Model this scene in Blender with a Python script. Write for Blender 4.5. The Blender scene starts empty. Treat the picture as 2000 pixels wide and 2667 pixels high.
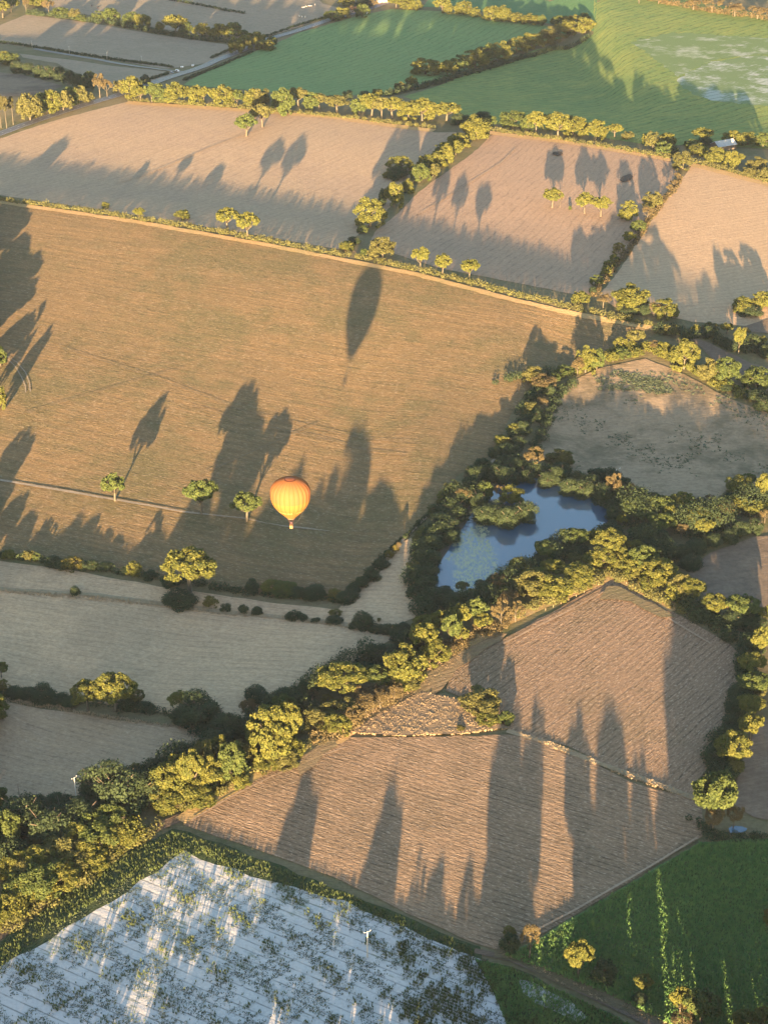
import bpy, math, random
import numpy as np
from mathutils import Vector, Matrix, geometry
R = math.radians
sc = bpy.context.scene
col = sc.collection
# ------------------------------------------------------------------ camera
PITCH = 28.0; F = 4575.0; CH = 450.0
cam = bpy.data.cameras.new('camera'); cam.sensor_fit = 'VERTICAL'; cam.sensor_height = 36
cam.lens = F / 2667 * 36; cam.clip_start = 1; cam.clip_end = 60000
camo = bpy.data.objects.new('camera', cam); col.objects.link(camo)
camo.location = (0, 0, CH); camo.rotation_euler = (R(90 - PITCH), 0, 0)
sc.camera = camo
# ------------------------------------------------------------------ sky, sun, exposure
SUN_EL = 5.1; SUN_AZ = 5.5
w = bpy.data.worlds.new('World'); sc.world = w; w.use_nodes = True
nt = w.node_tree
sky = nt.nodes.new('ShaderNodeTexSky'); sky.sky_type = 'NISHITA'; sky.sun_disc = False
sky.sun_elevation = R(SUN_EL); sky.sun_rotation = R(180 + SUN_AZ)
sky.air_density = 1.0; sky.dust_density = 1.1; sky.ozone_density = 1.5
bg = nt.nodes['Background']; nt.links.new(sky.outputs[0], bg.inputs[0]); bg.inputs[1].default_value = 0.08
sd = Vector((math.sin(R(SUN_AZ)) * math.cos(R(SUN_EL)), math.cos(R(SUN_AZ)) * math.cos(R(SUN_EL)), -math.sin(R(SUN_EL))))
sun = bpy.data.lights.new('sun', 'SUN'); sun.energy = 5.0; sun.angle = R(0.55); sun.color = (1.0, 0.64, 0.33)
suno = bpy.data.objects.new('sun', sun); col.objects.link(suno); suno.location = (0, -300, 600)
suno.rotation_euler = sd.to_track_quat('-Z', 'Y').to_euler()
sc.view_settings.view_transform = 'Standard'; sc.view_settings.look = 'None'
sc.view_settings.gamma = 1; sc.view_settings.exposure = 3.1
sc.render.engine = 'CYCLES'
try:
    sc.cycles.max_bounces = 5; sc.cycles.diffuse_bounces = 2; sc.cycles.transmission_bounces = 3
    sc.cycles.transparent_max_bounces = 4; sc.cycles.volume_bounces = 0; sc.cycles.caustics_reflective = False
except Exception: pass
# ------------------------------------------------------------------ helpers: pixels of the photo -> the ground
FW = Vector((0, math.cos(R(PITCH)), -math.sin(R(PITCH)))); UP = Vector((0, math.sin(R(PITCH)), math.cos(R(PITCH))))
def ray(x, y):
    return FW + Vector((1, 0, 0)) * ((x - 1000) / F) + UP * ((1333.5 - y) / F)
def onplane(x, y, z):
    d = ray(x, y); t = (z - CH) / d.z
    return (d.x * t, d.y * t)
def proj(p):
    v = Vector(p) - Vector((0, 0, CH)); dz = v.dot(FW)
    return 1000 + v.x / dz * F, 1333.5 - v.dot(UP) / dz * F
def sm(t):
    t = np.clip(t, 0, 1); return t * t * (3 - 2 * t)
_A = [onplane(x, y, 8) for x, y in ((-900, 395), (0, 522), (350, 572), (700, 627), (1072, 697), (1350, 768), (1511, 806), (1722, 846), (2600, 1010))]
_B = [onplane(x, y, 0) for x, y in ((-700, 330), (330, 268), (640, 288), (1200, 335), (1290, 352), (1700, 405), (2000, 475), (2700, 600))]
AX, AY = np.array([p[0] for p in _A]), np.array([p[1] for p in _A])
BX, BY = np.array([p[0] for p in _B]), np.array([p[1] for p in _B])
XT = onplane(1535, 60, -20)[0]
_C = [onplane(x, y, 0) for x, y in ((-900, 3000), (-400, 2690), (0, 2350), (400, 2080), (700, 1900), (1000, 1720), (1200, 1600), (1400, 1480))]
CX, CY = np.array([p[0] for p in _C]), np.array([p[1] for p in _C])
def zt(X, Y):
    X = np.asarray(X, float); Y = np.asarray(Y, float)
    t = Y - np.interp(X, CX, CY); vale = -10 * sm((t - 5) / 150) * (1 - sm((Y - 800) / 380)) * (1 - sm((X + 25) / 60))
    s = Y - np.interp(X, AX, AY)
    amp = 1 - sm((X - 190) / 120)
    ridge = 8 * sm((s + 240) / 300) / sm(240 / 300)
    z = np.where(s < 0, ridge, 8 - 9.5 * sm(s / 160) + 1.5 * sm((s - 170) / 160)) * amp
    z = z + vale - 6 * sm((Y - 850) / 90) * (1 - sm((Y - 1060) / 110)) * sm((X - 85) / 40)
    b = Y - np.interp(X, BX, BY)
    z = z - 15 * sm((b - 5) / 300)
    z = z - 30 * sm((b - 10) / 560) * (1 - sm((X - XT + 30) / 60))
    return z
def zg(x, y): return float(zt(x, y))
def P(x, y, off=0.0):
    z = 0.0
    for i in range(14):
        a, b = onplane(x, y, z); z = 0.4 * z + 0.6 * zg(a, b)
    return Vector((a, b, zg(a, b) + off))
def link(o, parent=None):
    col.objects.link(o)
    if parent: o.parent = parent
    return o
def tag(o, label=None, cat=None, group=None, kind=None):
    if label: o['label'] = label
    if cat: o['category'] = cat
    if group: o['group'] = group
    if kind: o['kind'] = kind
    return o
def mesh(name, v, f, mat=None, smooth=False):
    m = bpy.data.meshes.new(name); 
    if isinstance(v, np.ndarray): v = v.tolist()
    if isinstance(f, np.ndarray): f = f.tolist()
    m.from_pydata(v, [], f); 
    if mat: m.materials.append(mat)
    if smooth: m.polygons.foreach_set('use_smooth', [True] * len(m.polygons))
    m.update(); return m
def obj(name, m, parent=None): return link(bpy.data.objects.new(name, m), parent)
def empty(name, loc, rz=0):
    o = bpy.data.objects.new(name, None); o.location = loc; o.rotation_euler = (0, 0, rz); o.empty_display_size = 1
    return link(o)
class NT:
    def __init__(s, name):
        s.m = bpy.data.materials.new(name); s.m.use_nodes = True; s.t = s.m.node_tree; s.b = s.t.nodes['Principled BSDF']
        s.b.inputs['Specular IOR Level'].default_value = 0.1; s.b.inputs['Roughness'].default_value = 0.9
    def n(s, typ, **kw):
        o = s.t.nodes.new(typ)
        for k, v in kw.items(): setattr(o, k, v)
        return o
    def l(s, a, b): s.t.links.new(a, b)
    def math(s, op, a, b=None, c=None):
        o = s.n('ShaderNodeMath', operation=op)
        for i, q in enumerate((a, b, c)):
            if q is None: continue
            if isinstance(q, (int, float)): o.inputs[i].default_value = q
            else: s.l(q, o.inputs[i])
        return o.outputs[0]
    def mix(s, fac, a, b, typ='MIX'):
        o = s.n('ShaderNodeMix', data_type='RGBA', blend_type=typ)
        for i, q in ((0, fac), (6, a), (7, b)):
            if isinstance(q, (int, float)): o.inputs[i].default_value = q
            elif isinstance(q, tuple): o.inputs[i].default_value = (*q[:3], 1)
            else: s.l(q, o.inputs[i])
        return o.outputs[2]
    def noise(s, vec, scale, detail=3, rough=.55, out=0):
        o = s.n('ShaderNodeTexNoise'); o.inputs['Scale'].default_value = scale; o.inputs['Detail'].default_value = detail
        o.inputs['Roughness'].default_value = rough
        if vec is not None: s.l(vec, o.inputs['Vector'])
        return o.outputs[out]
    def mr(s, v, a, b, c=0, d=1, smooth=True):
        o = s.n('ShaderNodeMapRange'); o.interpolation_type = 'SMOOTHSTEP' if smooth else 'LINEAR'
        s.l(v, o.inputs[0])
        for i, q in enumerate((a, b, c, d)): o.inputs[i + 1].default_value = q
        return o.outputs[0]
    def mapping(s, vec, rot=0, scale=(1, 1, 1), loc=(0, 0, 0)):
        o = s.n('ShaderNodeMapping'); o.inputs['Rotation'].default_value = (0, 0, rot); o.inputs['Scale'].default_value = scale
        o.inputs['Location'].default_value = loc
        s.l(vec, o.inputs['Vector']); return o.outputs[0]
def row_angle(p, q):
    a, b = P(*p), P(*q); return math.atan2(b.y - a.y, b.x - a.x)
def field_mat(name, c1, c2, c3, ang=0.0, sp=4.0, row=0.35, streak=0.6, patch=0.35, bump=0.8, fine=0.5, width=0.25, seed=0, relief=0.5, fleck=0.0):
    """c1,c2 streaked along the rows, c3 in large patches; dark tramlines every sp metres"""
    s = NT(name)
    pos = s.n('ShaderNodeNewGeometry').outputs['Position']
    rot = s.mapping(pos, rot=-ang, loc=(seed * 7.3, seed * 3.1, 0))
    st = s.mapping(rot, scale=(.045, .9, .1))
    st2 = s.mapping(rot, scale=(.25, 1.3, .1), loc=(31, 7, 0))
    n2 = s.noise(st, 0.55, 4, .65); n4 = s.noise(st2, 1.0, 3, .7)
    n1 = s.noise(pos, .011, 4, .6); n3 = s.noise(pos, fine, 5, .75); n5 = s.noise(pos, .07, 4, .65)
    f = s.math('ADD', s.math('MULTIPLY', s.mr(n2, .36, .64), streak), s.math('MULTIPLY', s.mr(n4, .3, .7), 1 - streak))
    c = s.mix(f, c1, c2)
    c = s.mix(s.math('MULTIPLY', s.mr(s.math('ADD', s.math('MULTIPLY', n1, .6), s.math('MULTIPLY', n5, .4)), .44, .62), patch), c, c3)
    c = s.mix(s.mr(n3, .3, .72, .0, .5), c, s.mix(1.0, c, (.5, .48, .45), 'MULTIPLY'))
    sep = s.n('ShaderNodeSeparateXYZ'); s.l(rot, sep.inputs[0])
    wob = s.math('MULTIPLY', s.noise(pos, .03, 2), 1.6)
    v = s.math('ADD', s.math('DIVIDE', sep.outputs[1], sp), wob)
    sn = s.math('SINE', s.math('MULTIPLY', v, 2 * math.pi))
    line = s.mr(sn, 1 - 2 * width, 1.0)
    line = s.math('MULTIPLY', line, s.math('MULTIPLY', s.mr(n4, .3, .6, .2, 1), s.mr(n5, .38, .6, .15, 1)))
    c = s.mix(s.math('MULTIPLY', line, row), c, s.mix(1.0, c, (.42, .42, .42), 'MULTIPLY'))
    st3 = s.mapping(rot, scale=(.45, 1.5, .3), loc=(9, 4, 0)); n6 = s.noise(st3, .95, 2, .6)
    if fleck:
        c = s.mix(s.mr(n6, .55, .72, 0, fleck), c, (.62, .50, .37)); c = s.mix(s.mr(n6, .44, .28, 0, fleck), c, s.mix(1.0, c, (.35, .30, .26), 'MULTIPLY'))
    s.l(c, s.b.inputs['Base Color'])
    h = s.math('ADD', s.math('MULTIPLY', n3, 1.0), s.math('MULTIPLY', n4, 1.0))
    h = s.math('ADD', h, s.math('MULTIPLY', sn, .12 * row)); h = s.math('ADD', h, s.math('MULTIPLY', n2, .8)); h = s.math('ADD', h, s.math('MULTIPLY', n6, .5 + 1.5 * fleck))
    bp = s.n('ShaderNodeBump'); bp.inputs['Strength'].default_value = bump; bp.inputs['Distance'].default_value = relief
    s.l(h, bp.inputs['Height']); s.l(bp.outputs[0], s.b.inputs['Normal'])
    s.out = c
    return s.m
def leaf_mat(name, ca, cb, hue=.25, trans=.25):
    s = NT(name)
    oi = s.n('ShaderNodeObjectInfo'); tc = s.n('ShaderNodeTexCoord')
    n = s.noise(s.n('ShaderNodeNewGeometry').outputs['Position'], .35, 3)
    c = s.mix(s.mr(n, .35, .65), ca, cb)
    c = s.mix(s.math('MULTIPLY', oi.outputs['Random'], hue), c, (ca[0] * 1.3, ca[1] * 1.22, ca[2] * 1.15))
    s.l(c, s.b.inputs['Base Color']); s.b.inputs['Roughness'].default_value = .6
    s.b.inputs['Specular IOR Level'].default_value = .04
    tr = s.n('ShaderNodeBsdfTranslucent'); s.l(c, tr.inputs[0])
    mx = s.n('ShaderNodeMixShader'); mx.inputs[0].default_value = trans
    s.l(s.b.outputs[0], mx.inputs[1]); s.l(tr.outputs[0], mx.inputs[2]); s.l(mx.outputs[0], s.t.nodes['Material Output'].inputs[0])
    return s.m
def plain(name, c, rough=.8, var=.25, scale=2.0, metal=0, spec=.2):
    s = NT(name); tc = s.n('ShaderNodeTexCoord')
    n = s.noise(tc.outputs['Object'], scale, 4)
    cc = s.mix(s.mr(n, .3, .7), c, tuple(q * (1 - var) for q in c))
    s.l(cc, s.b.inputs['Base Color']); s.b.inputs['Roughness'].default_value = rough; s.b.inputs['Metallic'].default_value = metal
    s.b.inputs['Specular IOR Level'].default_value = spec
    return s.m
# ------------------------------------------------------------------ the ground sheet
def axis(vals): return np.array(vals)
gx = np.concatenate([[-30000, -12000, -5000, -2500, -1400], np.arange(-900, 901, 12), [1400, 2500, 5000, 12000, 30000]])
gy = np.concatenate([[-20000, -6000, -2000, -600, 0, 200], np.arange(336, 2700, 12), [3200, 4500, 8000, 16000, 40000]])
GX, GY = np.meshgrid(gx, gy); GZ = zt(GX, GY)
nx, ny = len(gx), len(gy)
gv = np.stack([GX.ravel(), GY.ravel(), GZ.ravel()], 1)
ii = (np.arange(ny - 1)[:, None] * nx + np.arange(nx - 1)[None, :]).ravel()
gf = np.stack([ii, ii + 1, ii + nx + 1, ii + nx], 1)
M_base = field_mat('dry grass ground', (.21, .18, .10), (.17, .15, .085), (.10, .12, .05), sp=9, row=.1, patch=.7, bump=.7)
tag(obj('ground', mesh('ground', gv, gf, M_base, True)), kind='structure')
LAYER = [0.14]
def inside(px, py, poly):
    x = np.asarray(px); y = np.asarray(py); c = np.zeros(x.shape, bool); n = len(poly)
    for i in range(n):
        x1, y1 = poly[i]; x2, y2 = poly[(i + 1) % n]
        if y1 == y2: continue
        c ^= ((y1 > y) != (y2 > y)) & (x < (x2 - x1) * (y - y1) / (y2 - y1) + x1)
    return c
def world_poly(pts): return [tuple(P(*p)[:2]) for p in pts]
def sheet(name, wp, mat, wob=1.2, kind='structure', flat=None):
    """drape a polygon (world xy) over the terrain"""
    rnd = random.Random(len(wp) * 7 + int(abs(wp[0][0]) * 10))
    b = []
    n = len(wp)
    for i in range(n):
        a = Vector(wp[i]); c = Vector(wp[(i + 1) % n]); L = (c - a).length; k = max(1, int(L / 7))
        nrm = Vector((-(c - a).y, (c - a).x)) / max(L, 1e-6)
        for j in range(k):
            q = a.lerp(c, j / k)
            if j: q = q + nrm * rnd.uniform(-wob, wob) * .5
            b.append(q)
    xs = [p.x for p in b]; ys = [p.y for p in b]
    g1 = gx[(gx > min(xs)) & (gx < max(xs))]; g2 = gy[(gy > min(ys)) & (gy < max(ys))]
    A, B = np.meshgrid(g1, g2); A = A.ravel(); B = B.ravel()
    k = inside(A, B, [(p.x, p.y) for p in b]); A = A[k]; B = B[k]
    pts = b + [Vector((float(p), float(q))) for p, q in zip(A, B)]
    nb = len(b)
    r = geometry.delaunay_2d_cdt(pts, [(i, (i + 1) % nb) for i in range(nb)], [], 1, 1e-4)
    vv = [(v.x, v.y, (flat if flat is not None else zg(v.x, v.y) + LAYER[0])) for v in r[0]]
    ff = [tuple(f) for f in r[2]]
    LAYER[0] += 0.012
    o = obj(name, mesh(name, vv, ff, mat, True)); 
    # faces up
    m = o.data
    if m.polygons and m.polygons[0].normal.z < 0: m.flip_normals()
    return tag(o, kind=kind)
def ribbon_poly(pts, wd):
    """pts: world xy list -> polygon with half width wd (number or list)"""
    L = []; Rr = []
    for i, p in enumerate(pts):
        p = Vector(p[:2]); a = Vector(pts[max(0, i - 1)][:2]); c = Vector(pts[min(len(pts) - 1, i + 1)][:2])
        d = (c - a).normalized(); nn = Vector((-d.y, d.x)); ww = wd[i] if isinstance(wd, (list, tuple)) else wd
        L.append(tuple(p + nn * ww)); Rr.append(tuple(p - nn * ww))
    return L + Rr[::-1]
def strip(name, pix, wd, mat, wob=.3, kind='structure'):
    return sheet(name, ribbon_poly([P(*p) for p in pix], wd), mat, wob, kind)
#FIELDS
exec_fields = True
PINK1, PINK2, PINK3 = (.47, .345, .225), (.40, .30, .20), (.36, .27, .20)
m = field_mat('pink stubble', PINK1, PINK2, PINK3, row_angle((300, 480), (700, 330)), 7.5, .3, .7, .4, .7, .35, seed=1)
sheet('stubble_field', world_poly([(-260, 420), (-20, 368), (130, 318), (330, 266), (700, 285), (860, 306), (1010, 322), (1130, 345), (1205, 345), (1200, 372), (1080, 470), (1010, 545), (900, 640), (930, 658), (700, 618), (350, 560), (0, 508), (-260, 470)]), m)
m = field_mat('pink stubble by the oaks', (.46, .315, .21), (.39, .28, .19), (.34, .25, .18), row_angle((1400, 640), (1560, 480)), 6.0, .4, .6, .45, .8, .4, seed=2)
sheet('stubble_field', world_poly([(1285, 348), (1480, 372), (1640, 400), (1745, 418), (1765, 445), (1735, 500), (1680, 590), (1530, 775), (1350, 738), (1150, 700), (1060, 672), (960, 640), (980, 600), (1090, 500), (1230, 400)]), m)
m = field_mat('golden stubble', (.52, .38, .24), (.46, .33, .21), (.40, .30, .20), row_angle((1750, 600), (2000, 560)), 6.0, .35, .7, .3, .7, .4, seed=3)
sheet('stubble_field', world_poly([(1800, 432), (1860, 445), (2040, 495), (2200, 560), (2200, 800), (1950, 850), (1800, 838), (1600, 800), (1560, 770), (1640, 660), (1700, 570)]), m)
m = field_mat('brown grass field', (.265, .18, .09), (.165, .13, .068), (.135, .125, .06), row_angle((100, 620), (1000, 760)), 9.0, .3, .75, .75, 1.1, .3, seed=4, relief=.7, fleck=.3)
sheet('grass_field', world_poly([(-300, 480), (0, 525), (350, 577), (700, 640), (1072, 712), (1350, 785), (1500, 820), (1720, 858), (1690, 880), (1560, 930), (1400, 985), (1330, 1080), (1290, 1180), (1190, 1240), (1060, 1400), (990, 1460), (890, 1568), (600, 1535), (430, 1500), (240, 1465), (0, 1440), (-300, 1410)]), m)
GM = (.05, .145, .045)
m = field_mat('green crop far', (.20, .31, .11), (.13, .24, .09), (.23, .31, .11), row_angle((500, 205), (1000, 60)), 10, .6, .6, .3, 1.0, .3, seed=5)
sheet('crop_field', world_poly([(478, 222), (560, 170), (780, 85), (930, 42), (1020, 24), (1200, 32), (1420, 66), (1500, 75), (1420, 110), (1300, 150), (1150, 205), (1000, 248), (820, 250), (650, 235)]), m)
m = field_mat('yellow green crop', (.30, .32, .085), (.13, .23, .075), (.11, .21, .07), row_angle((1600, 280), (1900, 170)), 10, .8, .6, .5, 1.1, .3, seed=6)
sheet('crop_field', world_poly([(1050, 252), (1250, 175), (1400, 128), (1545, 88), (1545, -30), (1700, -20), (2120, 62), (2300, 120), (2300, 420), (2000, 388), (1880, 380), (1700, 380), (1480, 345), (1300, 325), (1190, 300)]), m)
m = field_mat('top green crop', (.10, .22, .09), (.08, .18, .08), (.10, .22, .08), 0.3, 6, .2, .6, .3, 1.0, .3, seed=7)
sheet('crop_field', world_poly([(1150, -40), (1560, -40), (1545, 82), (1480, 66), (1380, 50), (1200, 22), (1100, 18)]), m)
# sandy white patch in the far crop
def sandy_mat(name, sand, green, ang, thr, sp=4.2, seed=0):
    s = NT(name); pos = s.n('ShaderNodeNewGeometry').outputs['Position']
    rot = s.mapping(pos, rot=-ang, loc=(seed, seed * 2, 0)); st = s.mapping(rot, scale=(.12, .9, .1))
    n1 = s.noise(pos, .035, 3, .6); n2 = s.noise(st, .8, 4, .7); n3 = s.noise(pos, .9, 4, .7); n0 = s.noise(pos, .006, 3)
    sep = s.n('ShaderNodeSeparateXYZ'); s.l(rot, sep.inputs[0])
    sn = s.math('SINE', s.math('MULTIPLY', s.math('DIVIDE', sep.outputs[1], sp), 2 * math.pi))
    line = s.math('MULTIPLY', s.mr(sn, .78, 1.0), s.mr(n2, .35, .62, .15, 1))
    f = s.math('ADD', s.math('MULTIPLY', n1, .6), s.math('MULTIPLY', n2, .4))
    g = s.mr(f, thr, thr + .09)
    c = s.mix(s.mr(n3, .3, .7), sand, tuple(q * .82 for q in sand))
    c = s.mix(s.mr(n0, .4, .6, 0, .35), c, (.42, .42, .44))
    c = s.mix(s.math('MULTIPLY', line, .75), c, (.13, .14, .13))
    c = s.mix(g, c, s.mix(n3, green, tuple(q * .6 for q in green)))
    s.l(c, s.b.inputs['Base Color'])
    bp = s.n('ShaderNodeBump'); bp.inputs['Strength'].default_value = .6; bp.inputs['Distance'].default_value = .4
    s.l(s.math('ADD', n3, s.math('MULTIPLY', sn, -.1)), bp.inputs['Height']); s.l(bp.outputs[0], s.b.inputs['Normal'])
    return s.m
m = sandy_mat('far sandy soil', (.36, .42, .35), (.17, .25, .11), row_angle((1800, 290), (2000, 250)), .41, 9, 3)
sheet('sandy_patch', world_poly([(1765, 205), (1850, 160), (1960, 145), (2200, 150), (2200, 285), (1980, 275), (1850, 262), (1800, 245), (1775, 225)]), m, 6)
m = sandy_mat('thin crop soil', (.30, .36, .24), (.17, .25, .10), row_angle((1700, 130), (2000, 90)), .40, 8, 8)
sheet('sandy_patch', world_poly([(1640, 110), (1750, 85), (2000, 100), (2200, 120), (2200, 150), (1960, 143), (1850, 158), (1765, 200), (1700, 150)]), m, 6)
GREY = dict(c1=(.335, .27, .195), c2=(.28, .235, .17), c3=(.25, .20, .145))
m = field_mat('pale stubble', (.35, .285, .205), (.29, .24, .175), (.26, .225, .15), row_angle((100, 70), (560, 120)), 7, .3, .8, .4, .6, .3, seed=9)
sheet('stubble_field', world_poly([(-60, 90), (70, 38), (240, 60), (420, 92), (600, 118), (608, 145), (560, 160), (430, 180), (300, 155), (130, 125), (-60, 105)]), m)
sheet('stubble_field', world_poly([(50, 140), (200, 158), (400, 182), (455, 190), (420, 208), (350, 232), (300, 235), (240, 205), (150, 165), (60, 150)]), m)
sheet('stubble_field', world_poly([(-60, -40), (110, -40), (120, 28), (260, 42), (420, 75), (600, 105), (690, 98), (820, 55), (900, 25), (840, 10), (800, -40)]), m)
m = field_mat('rough brown meadow', (.27, .21, .15), (.20, .16, .115), (.11, .09, .07), .4, 9, .1, .4, .8, 1.0, .4, seed=10)
sheet('meadow', world_poly([(-60, 180), (60, 195), (165, 225), (130, 240), (60, 250), (-60, 255)]), m)
# mid left and centre
m = field_mat('grey brown stubble', (.60, .435, .27), (.50, .37, .235), (.39, .30, .195), row_angle((100, 1640), (800, 1720)), 4.5, .35, .75, .55, .9, .5, seed=11, fleck=.35)
sheet('stubble_field', world_poly([(-200, 1455), (0, 1462), (220, 1492), (420, 1530), (640, 1560), (800, 1580), (880, 1590), (960, 1500), (1030, 1420), (1075, 1400), (1080, 1500), (1110, 1600), (1040, 1625), (1030, 1660), (960, 1700), (860, 1760), (760, 1830), (620, 1880), (500, 1870), (250, 1830), (0, 1800), (-200, 1780)]), m)
m = field_mat('dusky stubble', (.46, .335, .21), (.38, .28, .185), (.31, .235, .155), row_angle((50, 1900), (400, 1990)), 4.0, .3, .75, .5, .9, .5, seed=12, fleck=.3)
sheet('stubble_field', world_poly([(-200, 1805), (0, 1828), (200, 1858), (420, 1890), (580, 1900), (520, 1960), (380, 2030), (300, 2060), (150, 2080), (60, 2120), (0, 2200), (-200, 2250)]), m)
m = field_mat('raked stubble', (.37, .26, .17), (.27, .19, .125), (.17, .155, .09), row_angle((1300, 1790), (1500, 1640)), 3.4, .8, .55, .4, 1.3, .7, seed=13, fleck=.5)
sheet('stubble_field', world_poly([(1160, 1800), (1180, 1740), (1320, 1660), (1480, 1570), (1590, 1508), (1640, 1530), (1780, 1610), (1900, 1680), (1935, 1720), (1915, 1850), (1860, 1980), (1835, 2080), (1640, 2030), (1480, 1945), (1330, 1905), (1270, 1850)]), m)
m = field_mat('raked stubble low', (.36, .26, .17), (.25, .18, .12), (.17, .14, .095), row_angle((800, 2050), (1350, 2230)), 2.9, .85, .5, .45, 1.3, .7, seed=14, fleck=.5)
sheet('stubble_field', world_poly([(478, 2150), (560, 2090), (680, 2010), (790, 1955), (900, 1922), (1060, 1922), (1330, 1915), (1480, 1952), (1640, 2038), (1830, 2090), (1828, 2180), (1600, 2320), (1400, 2440), (1310, 2480), (1250, 2462), (1060, 2380), (880, 2290), (700, 2225)]), m)
m = field_mat('tufted meadow', (.39, .30, .195), (.31, .24, .16), (.15, .13, .08), row_angle((1500, 1250), (1900, 1230)), 9, .1, .35, .85, 1.0, .35, seed=15)
sheet('meadow', world_poly([(1385, 1190), (1430, 1080), (1470, 1000), (1560, 960), (1680, 935), (1780, 975), (1900, 1040), (2120, 1120), (2150, 1260), (1930, 1270), (1850, 1310), (1700, 1310), (1600, 1280), (1500, 1230)]), m)
m = field_mat('bare brown meadow', (.24, .19, .14), (.19, .15, .11), (.13, .105, .08), .3, 6, .15, .5, .6, .9, .4, seed=16)
sheet('meadow', world_poly([(1790, 1490), (1850, 1440), (1960, 1400), (2150, 1380), (2150, 1640), (1930, 1610), (1830, 1550)]), m)
sheet('meadow', world_poly([(1800, 880), (1850, 895), (1960, 950), (2150, 980), (2150, 1090), (1950, 1010), (1870, 950)]), m)
sheet('meadow', world_poly([(1900, 860), (2000, 830), (2150, 810), (2150, 880), (2000, 870)]), m)
sheet('meadow', world_poly([(1925, 2010), (1975, 1880), (2100, 1840), (2100, 2150), (1960, 2130), (1900, 2090)]), m)
m = m_sand = sandy_mat('white sandy soil', (.56, .56, .54), (.24, .28, .20), row_angle((500, 2240), (880, 2390)), .56, 4.2, 5)
sheet('sandy_field', world_poly([(-200, 2650), (0, 2515), (295, 2345), (440, 2240), (482, 2212), (530, 2232), (700, 2292), (900, 2345), (1060, 2415), (1250, 2500), (1330, 2580), (1420, 2660), (1500, 2900), (-200, 2900)]), m)
m = field_mat('green maize ground', (.12, .20, .075), (.09, .16, .06), (.17, .21, .13), row_angle((1500, 2500), (1800, 2350)), 1.6, .4, .5, .25, 1.2, .8, seed=17)
sheet('crop_field', world_poly([(1310, 2490), (1400, 2450), (1600, 2325), (1820, 2195), (1960, 2185), (2150, 2190), (2150, 2900), (1900, 2900), (1760, 2680), (1600, 2600), (1450, 2540)]), m)
m = field_mat('green field margin', (.055, .085, .035), (.045, .07, .03), (.10, .11, .07), .9, 1.6, .3, .5, .3, 1.2, .8, seed=18)
sheet('field_margin', world_poly([(-200, 2610), (0, 2460), (150, 2340), (300, 2230), (450, 2160), (620, 2215), (900, 2325), (1060, 2390), (1250, 2468), (1255, 2500), (1060, 2418), (900, 2348), (700, 2296), (520, 2240), (482, 2216), (440, 2246), (295, 2350), (0, 2520), (-200, 2660)]), m, 2.5)
sheet('field_margin', world_poly([(1235, 2500), (1330, 2520), (1500, 2600), (1680, 2690), (1800, 2900), (1350, 2900), (1330, 2700), (1290, 2600)]), m, 3)
M_dirt = field_mat('dirt track soil', (.17, .13, .095), (.13, .10, .075), (.2, .17, .13), .7, 2, .3, .6, .4, .8, 1)
strip('dirt_track', [(-150, 2540), (0, 2435), (150, 2325), (300, 2215), (400, 2160), (475, 2130)], 2.6, M_dirt)
strip('dirt_track', [(1235, 2478), (1330, 2500), (1450, 2555), (1600, 2625), (1760, 2700)], 1.3, M_dirt, .5)
M_ditch = field_mat('ditch grass', (.20, .165, .10), (.13, .115, .07), (.08, .09, .04), .1, 3, .1, .5, .6, 1.2, .9)
strip('grass_bank', [(1290, 2482), (1360, 2500), (1480, 2560), (1630, 2622), (1800, 2695)], 2.6, M_ditch, 1.2)
M_verge = field_mat('dry verge grass', (.52, .37, .19), (.44, .31, .15), (.30, .27, .11), .1, 3, .1, .5, .5, 1.0, .8)
strip('grass_verge', [(-300, 484), (0, 527), (350, 578), (700, 640), (1072, 713), (1350, 786), (1500, 820), (1700, 856)], 3.2, M_verge, 1.2)
strip('grass_verge', [(330, 268), (640, 288), (860, 306), (1130, 342)], 5.0, M_verge, 1.5)
strip('grass_verge', [(1260, 345), (1480, 372), (1640, 398), (1750, 418)], 5.0, M_verge, 1.5)
strip('grass_verge', [(1800, 430), (1860, 444), (2040, 492), (2200, 555)], 5.0, M_verge, 1.5)
strip('grass_verge', [(800, 1960), (880, 1925), (960, 1870), (1060, 1800), (1120, 1760), (1200, 1690), (1300, 1625), (1400, 1580), (1520, 1530), (1592, 1500), (1660, 1530), (1760, 1590)], 4.0, M_verge, 1.2)
strip('grass_verge', [(470, 2140), (540, 2095), (640, 2035), (720, 1990), (800, 1958)], 3.0, M_verge, 1)
M_dry = field_mat('dry ditch grass', (.40, .33, .22), (.32, .26, .17), (.20, .19, .11), .1, 3, .1, .5, .5, 1.0, .8)
strip('grass_bank', [(0, 1535), (140, 1545), (260, 1552), (420, 1575), (560, 1592), (700, 1606), (860, 1622), (960, 1640)], 1.8, M_dry, 1.0)
strip('grass_bank', [(1320, 1905), (1420, 1935), (1520, 1975), (1640, 2020), (1740, 2055), (1820, 2085)], 1.6, M_dry, 1.0)
M_path = field_mat('pale track soil', (.36, .31, .24), (.27, .23, .17), (.28, .24, .18), .1, 2, .2, .5, .5, .5, .8)
strip('path', [(-60, 1243), (0, 1252), (120, 1272), (300, 1303), (480, 1335), (640, 1352), (700, 1366)], [1.1, 1.0, 1.1, .9, .9, .7, .2], M_path, .5)
strip('path', [(700, 1365), (740, 1372), (800, 1378), (860, 1385)], [.3, .6, .8, .2], M_path, .4)
strip('wheel_track', [(20, 930), (45, 945), (68, 972), (78, 1000), (80, 1022)], .35, M_path, .1)
strip('wheel_track', [(22, 938), (40, 955), (58, 985), (68, 1010), (68, 1025)], .35, M_path, .1)
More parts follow.
